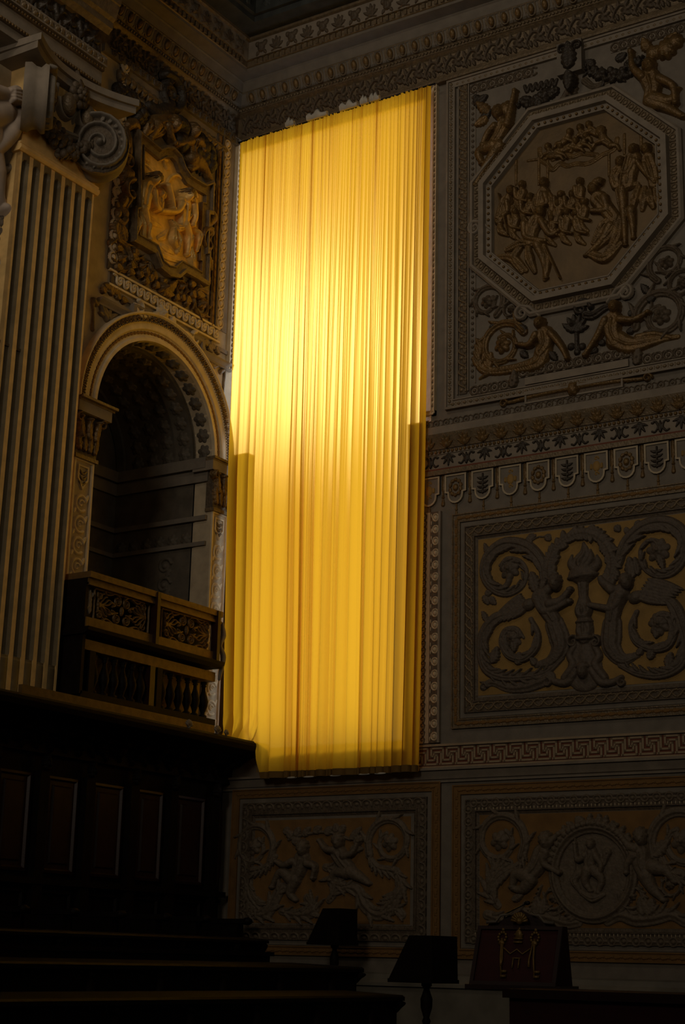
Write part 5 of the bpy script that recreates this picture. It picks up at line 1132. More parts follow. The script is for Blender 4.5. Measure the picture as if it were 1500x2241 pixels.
# angels over the cartouche, herms at its sides, foliage below
gfig(c4, 'angel', 'gilded angel in draped robe over the cartouche', off=0.03, head=(740, 620), torso=[(690, 600), (620, 590), (560, 610)], arms=[[(660, 640), (690, 730), (740, 820)]], legs=[[(560, 620), (530, 690), (500, 775)]], drape=[[(520, 560), (480, 640), (450, 720)], [(560, 560), (540, 660), (500, 760)], [(600, 590), (600, 680), (540, 740)]], hs=0.13, tw=0.17, aw=0.06, dw=0.10, lw=0.09, h=1.6, m='brown_gilt')
gfig(c4, 'putto', 'gilded putto perched on the curve of the cartouche', off=0.03, head=(950, 695), torso=[(950, 800), (945, 860), (960, 960)], arms=[[(910, 800), (850, 820), (770, 835)], [(990, 800), (1040, 850), (1050, 900)]], legs=[[(960, 980), (1040, 1020), (945, 1100)], [(1000, 1000), (1090, 1080), (1180, 1260)]], hs=0.12, tw=0.14, aw=0.06, lw=0.10, h=1.6, m='brown_gilt', extra=lambda r: (r.tube([(1180, 1240), (1190, 1320), (1150, 1400)], [0.06, 0.04], 0.08),))
r = Rel(c4, 0.008, 'left', 0.02); garland(r, [(1010, 870), (1080, 900), (1110, 1000)], 0.22, 20, 8); r.build('fruit_cluster', 'dark_ornament', gp)
r = Rel(c4, 0.008, 'left', 0.02); garland(r, [(150, 250), (260, 320), (350, 450), (440, 530)], 0.16, 30, 6); r.build('garland', 'dark_ornament', gp)
r = Rel(c4, 0.008, 'left', 0.02); garland(r, [(820, 680), (850, 720), (860, 780)], 0.22, 14, 12); r.build('fruit_cluster', 'dark_ornament', gp)
r = Rel(c4, 0.008, 'left', 0.02); r.spiral((735, 290), 0.30, 1.0, 1.6, 0.07, 0.14); r.tube([(520, 400), (600, 470), (700, 450), (740, 400)], [0.08, 0.14, 0.1], 0.14); r.leaf((720, 180), (700, 110), 0.15, 0.12); r.leaf((740, 430), (760, 520), 0.12, 0.1); r.build('bracket_scroll', 'dark_ornament', gp)
for k in range(8): r = Rel(c4, 0.008, 'left', 0.02); r.leaf((170+60*k, 60+45*k), (230+60*k, 90+45*k), 0.11, 0.08, 3); r.build('band_leaf', 'dull_gilt', gp)
for k in range(6): r = Rel(c4, 0.008, 'left', 0.02); r.leaf((1020+55*k, 640+42*k), (1080+55*k, 690+42*k), 0.10, 0.06, 3); r.build('band_leaf', 'dull_gilt', gp)
r = Rel(c4, 0.008, 'left', 0.02)
r.tube([(270, 620), (330, 600), (380, 640)], [0.08, 0.09, 0.05], 0.12); r.tube([(250, 650), (260, 760), (280, 900), (270, 1020)], [0.05, 0.07, 0.06, 0.04], 0.10); r.ell((215, 810), 0.16, 0.14, 0, 0.12, 6); r.spiral((270, 1020), 0.12, 0, 1.2, 0.04, 0.1); r.ell((180, 750), 0.07, 0.08, 0, 0.12)
r.ell((230, 1160), 0.16, 0.13, 0, 0.14, 7); r.tube([(220, 1080), (280, 1150), (310, 1230)], [0.06, 0.08, 0.04], 0.12); r.tube([(200, 1200), (190, 1240)], 0.05, 0.1)
r.spiral((285, 1350), 0.17, 1.5, 1.0, 0.055, 0.16, False); r.tube([(260, 1440), (240, 1500)], [0.07, 0.05], 0.12); r.build('side_herm', 'brown_gilt', gp)
r = Rel(c5l, 0.008, 'left', 0.02)
r.tube([(210, 180), (190, 260), (230, 330), (240, 400)], [0.10, 0.07, 0.08, 0.05], 0.12); r.leaf((160, 260), (130, 200), 0.08, 0.08); r.tube([(230, 400), (200, 440), (150, 400)], [0.06, 0.05], 0.10); r.leaf((150, 440), (130, 560), 0.12, 0.09); r.leaf((190, 470), (230, 640), 0.14, 0.10); r.leaf((150, 560), (180, 650), 0.1, 0.08); r.ell((150, 330), 0.07, 0.09, 0, 0.1, 5); r.build('side_herm', 'brown_gilt', gp)
r = Rel(c5l, 0.008, 'left', 0.02)
r.tube([(1170, 310), (1190, 380), (1130, 470)], [0.06, 0.09, 0.06], 0.12); r.ell((1150, 540), 0.11, 0.09, 0, 0.12, 6); r.spiral((1130, 650), 0.20, 1.6, 1.0, 0.055, 0.15, False); r.leaf((1140, 760), (1120, 860), 0.09, 0.09); r.leaf((1150, 800), (1170, 960), 0.1, 0.08); r.leaf((1120, 960), (1150, 1120), 0.1, 0.08); r.tube([(1160, 60), (1175, 130), (1150, 160)], [0.04, 0.06, 0.04], 0.1); r.leaf((1180, 160), (1160, 300), 0.09, 0.08); r.build('side_herm', 'brown_gilt', gp)
def lscroll(cx, cy, rr, a0, ccw, m='brown_gilt'):
    r = Rel(c5l, 0.008, 'left', 0.015); u, z = c5l(cx, cy); pts = [(u+rr*(1-0.6*t)*math.cos(a0+(1 if ccw else -1)*7.5*t), z+rr*(1-0.6*t)*math.sin(a0+(1 if ccw else -1)*7.5*t)) for t in np.linspace(0, 1, 14)]
    s2 = Rel(res=0.008); s2.vine(pts, [rr*0.18, rr*0.1], 0.07, -1 if ccw else 1, 8, rr*0.22); r.it += s2.it; r.rosette((cx, cy), rr*0.4, 0.10, 6); r.build('leaf_scroll', m, gp)
lscroll(205, 810, 0.26, 0.5, True); lscroll(1085, 1320, 0.24, 2.0, False); lscroll(430, 900, 0.18, 2.5, True); lscroll(860, 1130, 0.16, 0.5, False)
r = Rel(c5l, 0.008, 'left', 0.015)
for a, b in (((300, 780), (380, 840)), ((280, 860), (340, 930)), ((330, 720), (370, 790)), ((400, 960), (400, 1040)), ((460, 920), (480, 1020)), ((440, 1040), (490, 1100)), ((520, 1000), (510, 1080)), ((540, 960), (570, 1060)), ((560, 1080), (600, 1150)), ((640, 1100), (680, 1060)), ((680, 1180), (780, 1100)), ((660, 1180), (760, 1230)), ((700, 1200), (800, 1060)), ((780, 1220), (820, 1280)), ((850, 1220), (880, 1290)), ((900, 1250), (950, 1300)), ((940, 1100), (1000, 1110)), ((960, 1180), (1000, 1260)), ((890, 1290), (940, 1320)), ((1010, 1200), (1100, 1240)), ((130, 700), (200, 720)), ((130, 900), (200, 940)), ((270, 940), (330, 1000))): r.leaf(a, b, 0.085, 0.09, 4)
r.rosette((660, 1140), 0.13, 0.12); r.build('foliage_swag', 'brown_gilt', gp)

# ================================================================== FLUTED PILASTER
PO = 0.28
pa, pb = L(47, 317, PO), L(207, 415, PO); ztop = (pa[1]+pb[1])/2-0.06
vb = L(122, 1510, PO)[0]; zb_ = 4.40
vr_t, vl_t = pb[0], pa[0]; vr_b = vb; vl_b = vr_b+(vl_t-vr_t)*1.02
pil = empty('fluted_pilaster', wp('left', (vr_b+vl_b)/2, zb_, 0), 'tall fluted marble pilaster with a swagged scroll capital', 'pilaster')
NFL = 7
zc_ = L(60, 1440, PO)[1]
def lerp(a, b, t): return a+(b-a)*t
def vat(s, z):
    t = (z-zb_)/(ztop-zb_); return lerp(lerp(vr_b, vl_b, s), lerp(vr_t, vl_t, s), t)
b = MB(); V = []; F = []
FW = 0.66                                                     # flute share of a module
mods = [(k+0.5-FW/2)/NFL for k in range(NFL)]+[1.0]
# fillets between the flutes with the plain head and foot, and the flanks
fl = MB(); PT, PBm = ztop-0.10, zb_
edges = [0.0]
for k in range(NFL): edges += [(k+0.5-FW/2)/NFL, (k+0.5+FW/2)/NFL]
edges += [1.0]
for k in range(NFL+1):
    s0, s1 = edges[2*k], edges[2*k+1]
    q = [(s0, zb_), (s1, zb_), (s1, ztop), (s0, ztop)]
    vs = [wp('left', vat(s_, z_), z_, PO) for s_, z_ in q]+[wp('left', vat(s_, z_), z_, PO-0.07) for s_, z_ in q]
    fl.add(vs, [(0, 1, 2, 3), (0, 4, 5, 1), (3, 2, 6, 7), (0, 3, 7, 4), (1, 5, 6, 2)])
for sgn, s_ in ((0, 0.0), (1, 1.0)):
    fl.add([wp('left', vat(s_, zb_), zb_, 0), wp('left', vat(s_, zb_), zb_, PO), wp('left', vat(s_, ztop), ztop, PO), wp('left', vat(s_, ztop), ztop, 0)], [(0, 1, 2, 3)])
fl.build('shaft', 'pilaster_marble', pil)
zs = np.concatenate([[zb_], np.linspace(zc_-0.08, zc_+0.02, 6), [7, 9], np.linspace(PT-0.13, PT, 12), [ztop]])
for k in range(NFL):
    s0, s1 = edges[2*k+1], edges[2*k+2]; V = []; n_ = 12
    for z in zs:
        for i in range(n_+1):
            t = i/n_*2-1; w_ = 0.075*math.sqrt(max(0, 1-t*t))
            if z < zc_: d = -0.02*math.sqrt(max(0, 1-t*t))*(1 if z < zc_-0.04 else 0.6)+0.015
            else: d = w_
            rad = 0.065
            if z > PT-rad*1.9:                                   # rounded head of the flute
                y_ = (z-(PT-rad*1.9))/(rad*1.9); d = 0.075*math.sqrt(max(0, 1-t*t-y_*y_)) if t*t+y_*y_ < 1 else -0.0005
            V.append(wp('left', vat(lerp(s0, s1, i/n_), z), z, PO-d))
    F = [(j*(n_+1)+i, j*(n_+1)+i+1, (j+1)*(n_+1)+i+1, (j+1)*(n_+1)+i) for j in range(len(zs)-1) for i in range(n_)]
    me = bpy.data.meshes.new('flute'); me.from_pydata(V, [], F); me.update(); link('flute', me, 'shaded_flute', pil)
# astragal under the capital
va, vz = vr_t-0.05, vl_t+0.05
MB().prism([(0, ztop-0.02), (PO+0.02, ztop-0.02), (PO+0.05, ztop+0.01), (PO+0.05, ztop+0.05), (PO+0.02, ztop+0.07), (PO+0.03, ztop+0.08), (PO+0.03, ztop+0.10), (0, ztop+0.10)], lambda p, z: wp('left', va, z, p), lambda p, z: wp('left', vz, z, p)).build('astragal', 'pilaster_marble', pil)
# capital
zA0 = ztop+0.10; zA1 = L(218, 207, 0.35)[1]                   # bottom of neck, underside of the architrave
MB().wbox('left', vr_t, vl_t, zA0, zA1-0.05, 0, PO).build('capital_neck', 'pilaster_marble', pil)
zab0, zab1 = zA1-0.20, zA1-0.005
n_ = 20; vc = (vr_t+vl_t)/2; hw = (vl_t-vr_t)/2+0.26
outl = []
for k in range(n_+1):
    t = k/n_*2-1; outl.append((vc+t*hw, PO+0.12+0.28*t*t))
for nm, ze0, ze1, gx in (('abacus', zab0, zab0+0.10, 0.0), ('abacus_lip', zab0+0.10, zab1, 0.05)):
    pts = [(vc-hw-gx, -LX)]+[(v, x+gx) for v, x in outl]+[(vc+hw+gx, -LX)]
    MB().prism(pts, lambda v, x, zz=ze0: (LX+x, -v, zz), lambda v, x, zz=ze1: (LX+x, -v, zz)).build(nm, 'stucco', pil)
# egg and dart echinus
for k in range(3):
    v = vc+(k-1)*0.36
    o = place(MB().ball((0, -0.03, 0), (0.105, 0.10, 0.17), 14, 10).mesh('egg', True), 'capital_egg', pil, 'dull_gilt', v, zab0-0.24, 'left', PO+0.06)
    r = Rel(res=0.008, wall='left', off=PO+0.0); uu = np.linspace(-math.pi*1.0, 0, 13); r.tube([(v+0.145*math.cos(a), zab0-0.20+0.22*math.sin(a)) for a in uu], 0.028, 0.09); r.tube([(v+0.18, zab0-0.02), (v+0.18, zab0-0.40)], [0.03, 0.015], 0.07); r.build('egg_cup', 'stucco', pil)
# volutes turned on the diagonal
def volute(r):
    n = 44; pts = []; 
    for i in range(n):
        t = i/(n-1); rr = 0.36*(1-t)**0.75+0.02; a = math.pi*0.62-t*2*math.pi*2.4; pts.append((rr*math.cos(a)*0.95, rr*math.sin(a)*1.08))
    r.it.append(('t', np.array(pts), np.linspace(0.036, 0.022, n), 0.10, 0.0, 0)); r.ell((0, 0), 0.05, None, 0, 0.12)
    for k in range(12):
        a = math.pi*0.5-k*0.32; r.leaf((0.27*math.cos(a), 0.30*math.sin(a)), (0.345*math.cos(a-0.12), 0.385*math.sin(a-0.12)), 0.035, 0.05, 1, base=0.01)
U_vol = unit(volute, 0.007)
U_eye = unit(lambda r: r.it.append(('e', np.array([0, 0.0]), 0.37, 0.41, 0, 0.02, 0, 0.0, 0, 0)), 0.012)
d = ray(218, 314); 
vp = CAM+d*((LX+0.52-CAM[0])/d[0])
o = place(U_vol, 'volute', pil, 'stucco_grey', 0, 0, 'left', 0); o.matrix_basis = Matrix.Translation(vp) @ Matrix.Rotation(math.radians(45), 4, 'Z')
o = place(U_eye, 'volute_ground', pil, 'brown_stucco', 0, 0, 'left', 0); o.matrix_basis = Matrix.Translation(vp) @ Matrix.Rotation(math.radians(45), 4, 'Z')
rimb = MB(); nrm = Vector((math.sin(math.radians(45)), -math.cos(math.radians(45)), 0)); tx = Vector((math.cos(math.radians(45)), math.sin(math.radians(45)), 0))
def rim(c0, nrm, tx, nm):
    b = MB(); vs = []; fs = []; n = 40
    for i in range(n+1):
        a = math.pi*0.62-i/n*2*math.pi*0.98
        for dd, rr in ((0.0, 0.40), (-0.05, 0.41), (-0.10, 0.36), (-0.16, 0.37), (-0.22, 0.41), (-0.30, 0.40)):
            p = Vector(c0)+tx*(rr*0.95*math.cos(a))+Vector((0, 0, 1))*(rr*1.08*math.sin(a))+nrm*(dd+0.02); vs.append(p)
    for i in range(n):
        for k in range(5): fs.append((6*i+k, 6*i+k+1, 6*i+7+k, 6*i+6+k))
    b.add(vs, fs).build(nm, 'stucco', pil, True)
rim(vp, nrm, tx, 'volute_rim')
d = ray(82, 215); vp2 = CAM+d*((LX+0.50-CAM[0])/d[0])
nrm2 = Vector((math.sin(math.radians(45)), math.cos(math.radians(45)), 0)); tx2 = Vector((math.cos(math.radians(45)), -math.sin(math.radians(45)), 0))
rim(vp2+np.array(nrm2)*0.1, nrm2, tx2, 'volute_rim')
o = place(U_vol, 'volute', pil, 'stucco_grey', 0, 0, 'left', 0); o.matrix_basis = Matrix.Translation(vp2+np.array(nrm2)*0.12) @ Matrix.Rotation(math.radians(135), 4, 'Z')
# husks, rosette and fruit swag
cz6 = zoomL(0, 80, 5, PO+0.10)
r = Rel(cz6, 0.008, 'left', PO+0.02)
for a, b in (((430, 480), (440, 720)), ((480, 520), (490, 760)), ((520, 560), (560, 700)), ((570, 600), (600, 760)), ((410, 600), (460, 850)), ((470, 740), (510, 880))): r.leaf(a, b, 0.13, 0.13, 1)
r.build('husk', 'brown_stucco', pil)
b = MB(); rd = random.Random(3)
sw = [(500, 900), (560, 1000), (620, 1100), (700, 1200), (780, 1270), (880, 1220), (980, 1180)]
S_ = spl(sw, 6)
for k, p in enumerate(S_):
    t = k/(len(S_)-1); wv = 0.05+0.13*math.sin(math.pi*min(1, t*1.15))
    for _ in range(5):
        v, z = L(p[0]/5+rd.uniform(-1, 1)*wv*70, 80+p[1]/5+rd.uniform(-1, 1)*wv*110, PO+0.12); s_ = rd.uniform(0.03, 0.062)
        b.ball(wp('left', v, z, PO+0.07+rd.uniform(0, 0.10)), (s_, s_, s_*rd.uniform(0.9, 1.3)), 8, 6)
b.build('fruit_swag', 'brown_stucco', pil, True)
r = Rel(cz6, 0.008, 'left', PO+0.05); r.tube([(540, 900), (600, 980), (700, 1050), (860, 1100)], [0.06, 0.08, 0.05], 0.10, groove=3); r.leaf((540, 930), (640, 1080), 0.12, 0.12, 4); r.build('swag_ribbon', 'stucco', pil)
rc = L(182, 205, 0.48); b = MB()
for k in range(8):
    a = k*math.pi/4; b.ball(wp('left', rc[0]+0.11*math.cos(a), rc[1]+0.13*math.sin(a), 0.42), (0.05, 0.075, 0.075), 8, 6)
for k in range(6):
    a = k*math.pi/3; b.ball(wp('left', rc[0]+0.055*math.cos(a), rc[1]+0.06*math.sin(a), 0.47), (0.04, 0.045, 0.045), 8, 5)
b.ball(wp('left', rc[0], rc[1], 0.50), 0.04); b.tube([wp('left', rc[0], rc[1]+0.1, 0.42), wp('left', rc[0]+0.06, rc[1]+0.32, 0.40)], [0.06, 0.03]); b.build('abacus_rosette', 'brown_stucco', pil, True)

# ---- entablature block over the pilaster
ent = struct(empty('trim_5', wp('left', 4.5, zA1, 0), kind='structure'))
EO = 0.40; ve = L(219, 190, EO)[0]; VE = 9.0
def ez(y, off=EO): return L(221, y, off)[1]
lay = [(209, 190, EO-0.04, 'fascia', 'stucco'), (190, 183, EO, 'ornament_strip', 'dull_gilt'), (183, 157, EO, 'fascia', 'stucco'), (157, 149, EO+0.04, 'bead_strip', 'dull_gilt'), (149, 128, EO+0.08, 'rosette_band', 'stucco'), (128, 68, EO-0.05, 'frieze', 'brown_stucco')]
zprev = None
for y0, y1, o_, nm, mm in lay:
    MB().wbox('left', ve-0.02, VE, ez(y0), ez(y1), 0, o_).build(nm, mm, ent)
U_srt = unit(lambda r: (r.rosette((0, 0), 0.06, 0.03, 5), r.leaf((0.07, -0.04), (0.13, 0.04), 0.03, 0.02), r.leaf((0.13, -0.04), (0.07, 0.04), 0.03, 0.02)), 0.007)
zr_ = (ez(149)+ez(128))/2
row(U_srt, 'band_rosette', ent, 'dull_gilt', ve+0.02, 6.2, zr_, 0.2, 'left', EO+0.08, 0.9)
bead_line('bead_row', ent, 'brown_gilt', 'left', ve, (ez(157)+ez(149))/2, 6.2, (ez(157)+ez(149))/2, 0.05, 0.022, EO+0.04)
bead_line('bead_row', ent, 'brown_gilt', 'left', ve, (ez(190)+ez(183))/2, 6.2, (ez(190)+ez(183))/2, 0.05, 0.022, EO)
zf = (ez(128)+ez(68))/2
U_fol2 = unit(foliage_unit, 0.007)
row(U_fol2, 'frieze_foliage', ent, 'dark_ornament', ve, 6.0, zf, 0.42, 'left', EO-0.05, 1.4)
# the cornice breaking forward over the block
CP = [(p+0.36, z+0.02) for p, z in PROF if z > 14.0]
bz = ez(68); sh = bz-CP[0][1]
V = []; K = len(CP)
for v in (ve-0.05, VE):
    for p, z in CP: V.append((LX+p, -v, z+sh*max(0, (15.9-z)/1.8)))
F = [(k, k+1, K+k+1, K+k) for k in range(K-1)]
V += [(LX, -(ve-0.05), z) for p, z in CP]; F += [(k, 2*K+k, 2*K+k+1, k+1) for k in range(K-1)]
me = bpy.data.meshes.new('block_cornice'); me.from_pydata(V, [], F); me.update(); link('block_cornice', me, 'dull_gilt', ent)
# small carved rows between panel and cornice on the left wall
lb = struct(empty('trim_6', wp('left', 1.7, 13.5, 0), kind='structure'))
MB().wbox('left', 0.1, 3.3, 13.50, 13.62, 0, 0.06).build('carved_band', 'stucco_grey', lb)
U_sw2 = U_sw.copy(); U_sw2.materials.clear()
row(U_sw2, 'band_wave', lb, 'brown_stucco', 0.15, 3.2, 13.56, 0.15, 'left', 0.06, 0.9)

# ================================================================== NEXT BAY at the left edge: arch, capital, statue
av2 = L(33, 690, 0.05)[0]+1.675; az2 = L(20, 770, 0.05)[1]
archivolt('archway', 'edge of a second carved arch beyond the fluted pilaster, at the picture edge', av2, az2, math.pi*0.45, math.pi, 30, 34)
for o in [q for q in bpy.data.objects if q.name.startswith('archway')][-1:]: pass
e2 = empty('arch_pier', wp('left', av2-1.4, 4.5, 0), 'carved pier of the second arch at the picture edge', 'pier')
MB().wbox('left', av2-1.62, av2-1.28, 4.4, az2-0.74, 0, 0.05).build('pier_shaft', 'pale_stone', e2)
leaf_capital(e2, av2-1.62, av2-1.28, az2-0.74, az2-0.20, az2, 0.05, 0.0)
r = Rel(zoomL(0, 380, 4.31, 0.05), 0.009, 'left', 0.065)
for k in range(16):
    y = 300+k*85; x = 20+min(60, k*8); r.spiral((x, y), 0.11, k, 1.1, 0.035, 0.05); r.leaf((x-30, y+30), (x+25, y+50), 0.06, 0.04)
r.build('arch_scrollwork', 'brown_stucco', e2)
cS = zoomL(0, 80, 5, 0.22)
stt = Rel(cS, 0.010, 'left', 0.05)
stt.tube([(-260, 420), (-200, 560), (-160, 700), (-120, 860)], [0.30, 0.34, 0.30, 0.30], 0.30)      # torso beyond the edge
stt.tube([(-140, 860), (40, 830), (215, 860)], [0.26, 0.24, 0.16], 0.32)                            # thigh
stt.tube([(215, 860), (120, 1050), (20, 1190), (-60, 1300)], [0.17, 0.17, 0.13, 0.08], 0.28)       # bent shin
stt.tube([(-140, 900), (-30, 1080), (0, 1250), (30, 1450), (60, 1700), (150, 1900)], [0.26, 0.22, 0.17, 0.17, 0.12, 0.07], 0.26)   # hanging leg
stt.tube([(120, 1860), (165, 1930), (190, 1990)], [0.08, 0.08, 0.05], 0.16)                         # foot
stt.tube([(-220, 480), (-160, 600), (20, 640)], [0.16, 0.13, 0.09], 0.2, base=0.2)                  # arm to the knee
for k in range(4): stt.tube([(60, 620+k*34), (115, 625+k*38), (160, 650+k*32)], [0.036, 0.034, 0.026], 0.06, base=0.30)
stt.tube([(40, 620), (90, 590), (130, 600)], [0.04, 0.03], 0.06, base=0.28)
stt.ell((-200, 280), 0.22, 0.26, 0, 0.25)
so_ = stt.build('statue', 'statue_stucco'); tag(so_, 'pale stucco figure seated on the second arch with one bare knee bent', 'statue')
r = Rel(cS, 0.010, 'left', 0.03); r.tube([(60, 1120), (130, 1200), (200, 1380)], [0.10, 0.16, 0.06], 0.16, groove=4); r.tube([(120, 1080), (190, 1200), (215, 1340)], [0.06, 0.10, 0.05], 0.12, groove=3)
r.tube([(100, 1420), (160, 1430), (200, 1400)], 0.06, 0.12); dr = r.build('drapery', 'stucco_grey', so_)
# ================================================================== BALCONY
BO = 0.56
bv0, bv1 = 0.78, 3.47
def bz_(y): return L(190, y, BO)[1]
bal = empty('balcony', (LX+BO, -2.1, 4.5), 'dark wooden singers balcony with pierced scroll panels in front of the arch', 'balcony')
bb = [(1252, 1277, BO, 'rail', 'walnut_gilt'), (1349, 1373, BO, 'plinth_rail', 'walnut_gilt'), (1396, 1419, BO-0.05, 'fascia', 'walnut_gilt')]
for y0, y1, o_, nm, mm in bb: MB().wbox('left', bv0, bv1, bz_(y1), bz_(y0), 0.21, o_).build(nm, mm, bal)
MB().wbox('left', bv0, bv1+0.02, bz_(1262), bz_(1252)+0.02, 0.19, BO+0.04).wbox('left', bv0, bv1, bz_(1277)-0.005, bz_(1272), 0.21, BO+0.02).build('rail_moulding', 'walnut_gilt', bal)
MB().prism([(0.2, bz_(1388)), (BO+0.02, bz_(1388)), (BO+0.09, bz_(1381)), (BO+0.10, bz_(1373)), (0.2, bz_(1373))], lambda p, z: wp('left', bv0, z, p), lambda p, z: wp('left', bv1+0.06, z, p)).build('ledge', 'walnut', bal)
MB().wbox('left', bv1-0.03, bv1+0.02, bz_(1520), bz_(1262), 0.16, BO-0.02).build('end_panel', 'walnut', bal)
MB().wbox('left', bv0, bv1, bz_(1349), bz_(1277), 0.28, 0.32).build('panel_backing', 'walnut', bal)
cb = zoomL(140, 1230, 3.947, BO)
pz1, pz0 = bz_(1277), bz_(1349)
def iron(u0, u1, nm):
    """pierced panel of scrolls: spirals and curved rays"""
    h = pz1-pz0; w = u1-u0; r = Rel(res=0.006, wall='left', off=BO-0.06); t = 0.012; hh = 0.02
    cu = (u0+u1)/2; cz = (pz0+pz1)/2
    for k in (-1, 1):
        for sg in (-1, 1):
            r.spiral((cu+k*w*0.085, cz+sg*h*0.27), h*0.17, math.pi/2 if k > 0 else math.pi/2, 2.0, t, hh, k*sg > 0)
            r.spiral((cu+k*w*0.40, cz+sg*h*0.30), h*0.13, 0.5, 1.5, t, hh, k*sg < 0)
            for q in range(4):
                x = cu+k*w*(0.20+q*0.055); r.tube([(cu+k*w*0.42, cz), (x+k*w*0.06, cz+sg*h*(0.06+0.03*q)), (x, cz+sg*h*(0.16+0.06*q)), (x-k*w*0.035, cz+sg*h*(0.14+0.08*q))], t*0.9, hh)
            r.tube([(cu+k*w*0.17, cz+sg*h*0.45), (cu+k*w*0.27, cz+sg*h*0.38), (cu+k*w*0.33, cz+sg*h*0.44)], t, hh)
            r.tube([(cu+k*w*0.17, cz+sg*h*0.06), (cu+k*w*0.13, cz+sg*h*0.12), (cu+k*w*0.2, cz+sg*h*0.2)], t, hh)
        r.ell((cu+k*w*0.42, cz), 0.03, 0.04, 0, 0.03)
    r.ell((cu-0.0, cz), 0.03, 0.06, 0, 0.03, 4)
    r.tube([(u0, pz0), (u0, pz1)], t, hh, False); r.tube([(u1, pz0), (u1, pz1)], t, hh, False); r.tube([(u0, pz0+0.01), (u1, pz0+0.01)], t, hh, False); r.tube([(u0, pz1-0.01), (u1, pz1-0.01)], t, hh, False)
    return r.build('scroll_panel', 'walnut_gilt', bal)
u_a0, u_a1 = cb(760, 480)[0], cb(290, 350)[0]; u_b0, u_b1 = cb(1300, 680)[0], cb(868, 540)[0]
iron(u_a0, u_a1, 'a'); iron(u_b0, u_b1, 'b')
for x in (785, 1315): 
    u = cb(x, 500)[0]; MB().wbox('left', u-0.03, u+0.03, bz_(1373), bz_(1250), BO-0.05, BO+0.06).build('post', 'red_wood', bal)
for x0, x1 in ((205, 285), (795, 862)):
    u1_, u0_ = cb(x0, 300)[0], cb(x1, 300)[0]; 
    MB().wbox('left', u0_, u1_, pz0, pz1, 0.3, BO-0.06).build('pedestal', 'walnut', bal)
    r = Rel(res=0.007, wall='left', off=BO-0.06); uc_ = (u0_+u1_)/2; r.leaf((uc_, pz0+0.05), (uc_, pz1-0.05), 0.06, 0.04, 4); r.spiral((uc_, pz0+0.1), 0.05, 0, 1.2, 0.02, 0.04); r.spiral((uc_, pz1-0.1), 0.05, 3, 1.2, 0.02, 0.04); r.build('pedestal_carving', 'stucco_grey', bal)
# balusters below the ledge
prof = [(0.03, 0), (0.055, 0.0), (0.055, 0.05), (0.03, 0.07), (0.03, 0.10), (0.062, 0.22), (0.07, 0.30), (0.05, 0.40), (0.026, 0.50), (0.024, 0.56), (0.04, 0.58), (0.028, 0.60), (0.045, 0.62), (0.045, 0.66)]
hb = bz_(1423)-bz_(1512)
U_bal = MB().lathe([(r_, z_/0.66*hb) for r_, z_ in prof], n=12).mesh('baluster', True)
cz4 = zoomL(0, 1200, 2.5, BO-0.1)
for x in (515, 575, 627, 677, 727, 775, 890, 940, 987, 1035, 1078, 1125):
    u = cz4(x, 700)[0]; o = place(U_bal, 'baluster', bal, 'walnut', u, bz_(1512), 'left', BO-0.12)
for x in (480, 815, 855):
    u = cz4(x, 720)[0]; MB().wbox('left', u-0.05, u+0.05, bz_(1560), bz_(1419), BO-0.18, BO-0.04).build('post', 'walnut' if x != 815 else 'red_wood', bal)
MB().wbox('left', bv0, bv1, bz_(1526), bz_(1512), BO-0.25, BO-0.02).build('lower_rail', 'walnut', bal)
MB().wbox('left', bv0, bv1, bz_(1512), bz_(1419), 0.22, 0.25).build('back_board', 'walnut_gilt', bal)
n_ = 0
for x in (555, 605, 657, 710, 765, 880, 925, 972, 1020):
    u = cz4(x, 850)[0]; MB().wbox('left', u-0.028, u+0.028, 4.44, bz_(1520), BO-0.1, BO-0.04).build('bracket', 'walnut', bal)
MB().wbox('left', bv0, bv1-0.1, 4.44, bz_(1520), 0.2, BO-0.2).build('base_board', 'walnut_gilt', bal)
r = Rel(res=0.008, wall='left', off=BO); zz = bz_(1349)
r.tube([(bv0-0.02, pz1), (bv0-0.06, pz1-0.15), (bv0, pz0+0.1), (bv0-0.08, pz0-0.05), (bv0-0.02, pz0-0.35)], [0.03, 0.04, 0.03, 0.04, 0.02], 0.05); r.build('end_bracket', 'stucco_grey', bal)

# ================================================================== CHOIR STALLS
SX = 0.98                                                      # front of the stall cornice (x)
sc_ = empty('stall_canopy', (SX, -3, 4.15), 'heavy dark wooden cornice over the choir stalls, its corner under the curtain', 'canopy')
VE = 9.5
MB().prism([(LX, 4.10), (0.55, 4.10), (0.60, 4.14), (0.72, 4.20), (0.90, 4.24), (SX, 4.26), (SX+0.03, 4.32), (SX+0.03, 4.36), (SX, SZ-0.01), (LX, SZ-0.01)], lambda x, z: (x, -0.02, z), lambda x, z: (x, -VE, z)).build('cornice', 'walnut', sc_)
b0v, b1v = L(470, 1590, 0.66)[0], L(49, 1500, 0.66)[0]
MB().box(LX+0.60, LX+0.66, -b1v, -b0v, SZ-0.01, L(49, 1497, 0.66)[1]).build('upper_box', 'walnut_gilt', sc_)
MB().box(LX, 0.42, -VE, -0.03, 3.86, 4.10).build('frieze', 'walnut', sc_)
r = Rel(res=0.01, wall='left', off=0.31)
for k in range(16): r.vine([(0.4+k*0.5, 3.93), (0.55+k*0.5, 4.04), (0.7+k*0.5, 3.98), (0.62+k*0.5, 3.93)], [0.03, 0.015], 0.04, 1, 4, 0.05)
r.build('frieze_carving', 'walnut', sc_)
for k in range(24):
    u = 0.3+k*0.36; MB().prism([(0.42, 3.95), (0.50, 3.97), (0.56, 4.06), (0.62, 4.08), (0.64, 4.12), (0.42, 4.12)], lambda x, z: (x, -u+0.05, z), lambda x, z: (x, -u-0.05, z)).build('bracket', 'walnut', sc_)
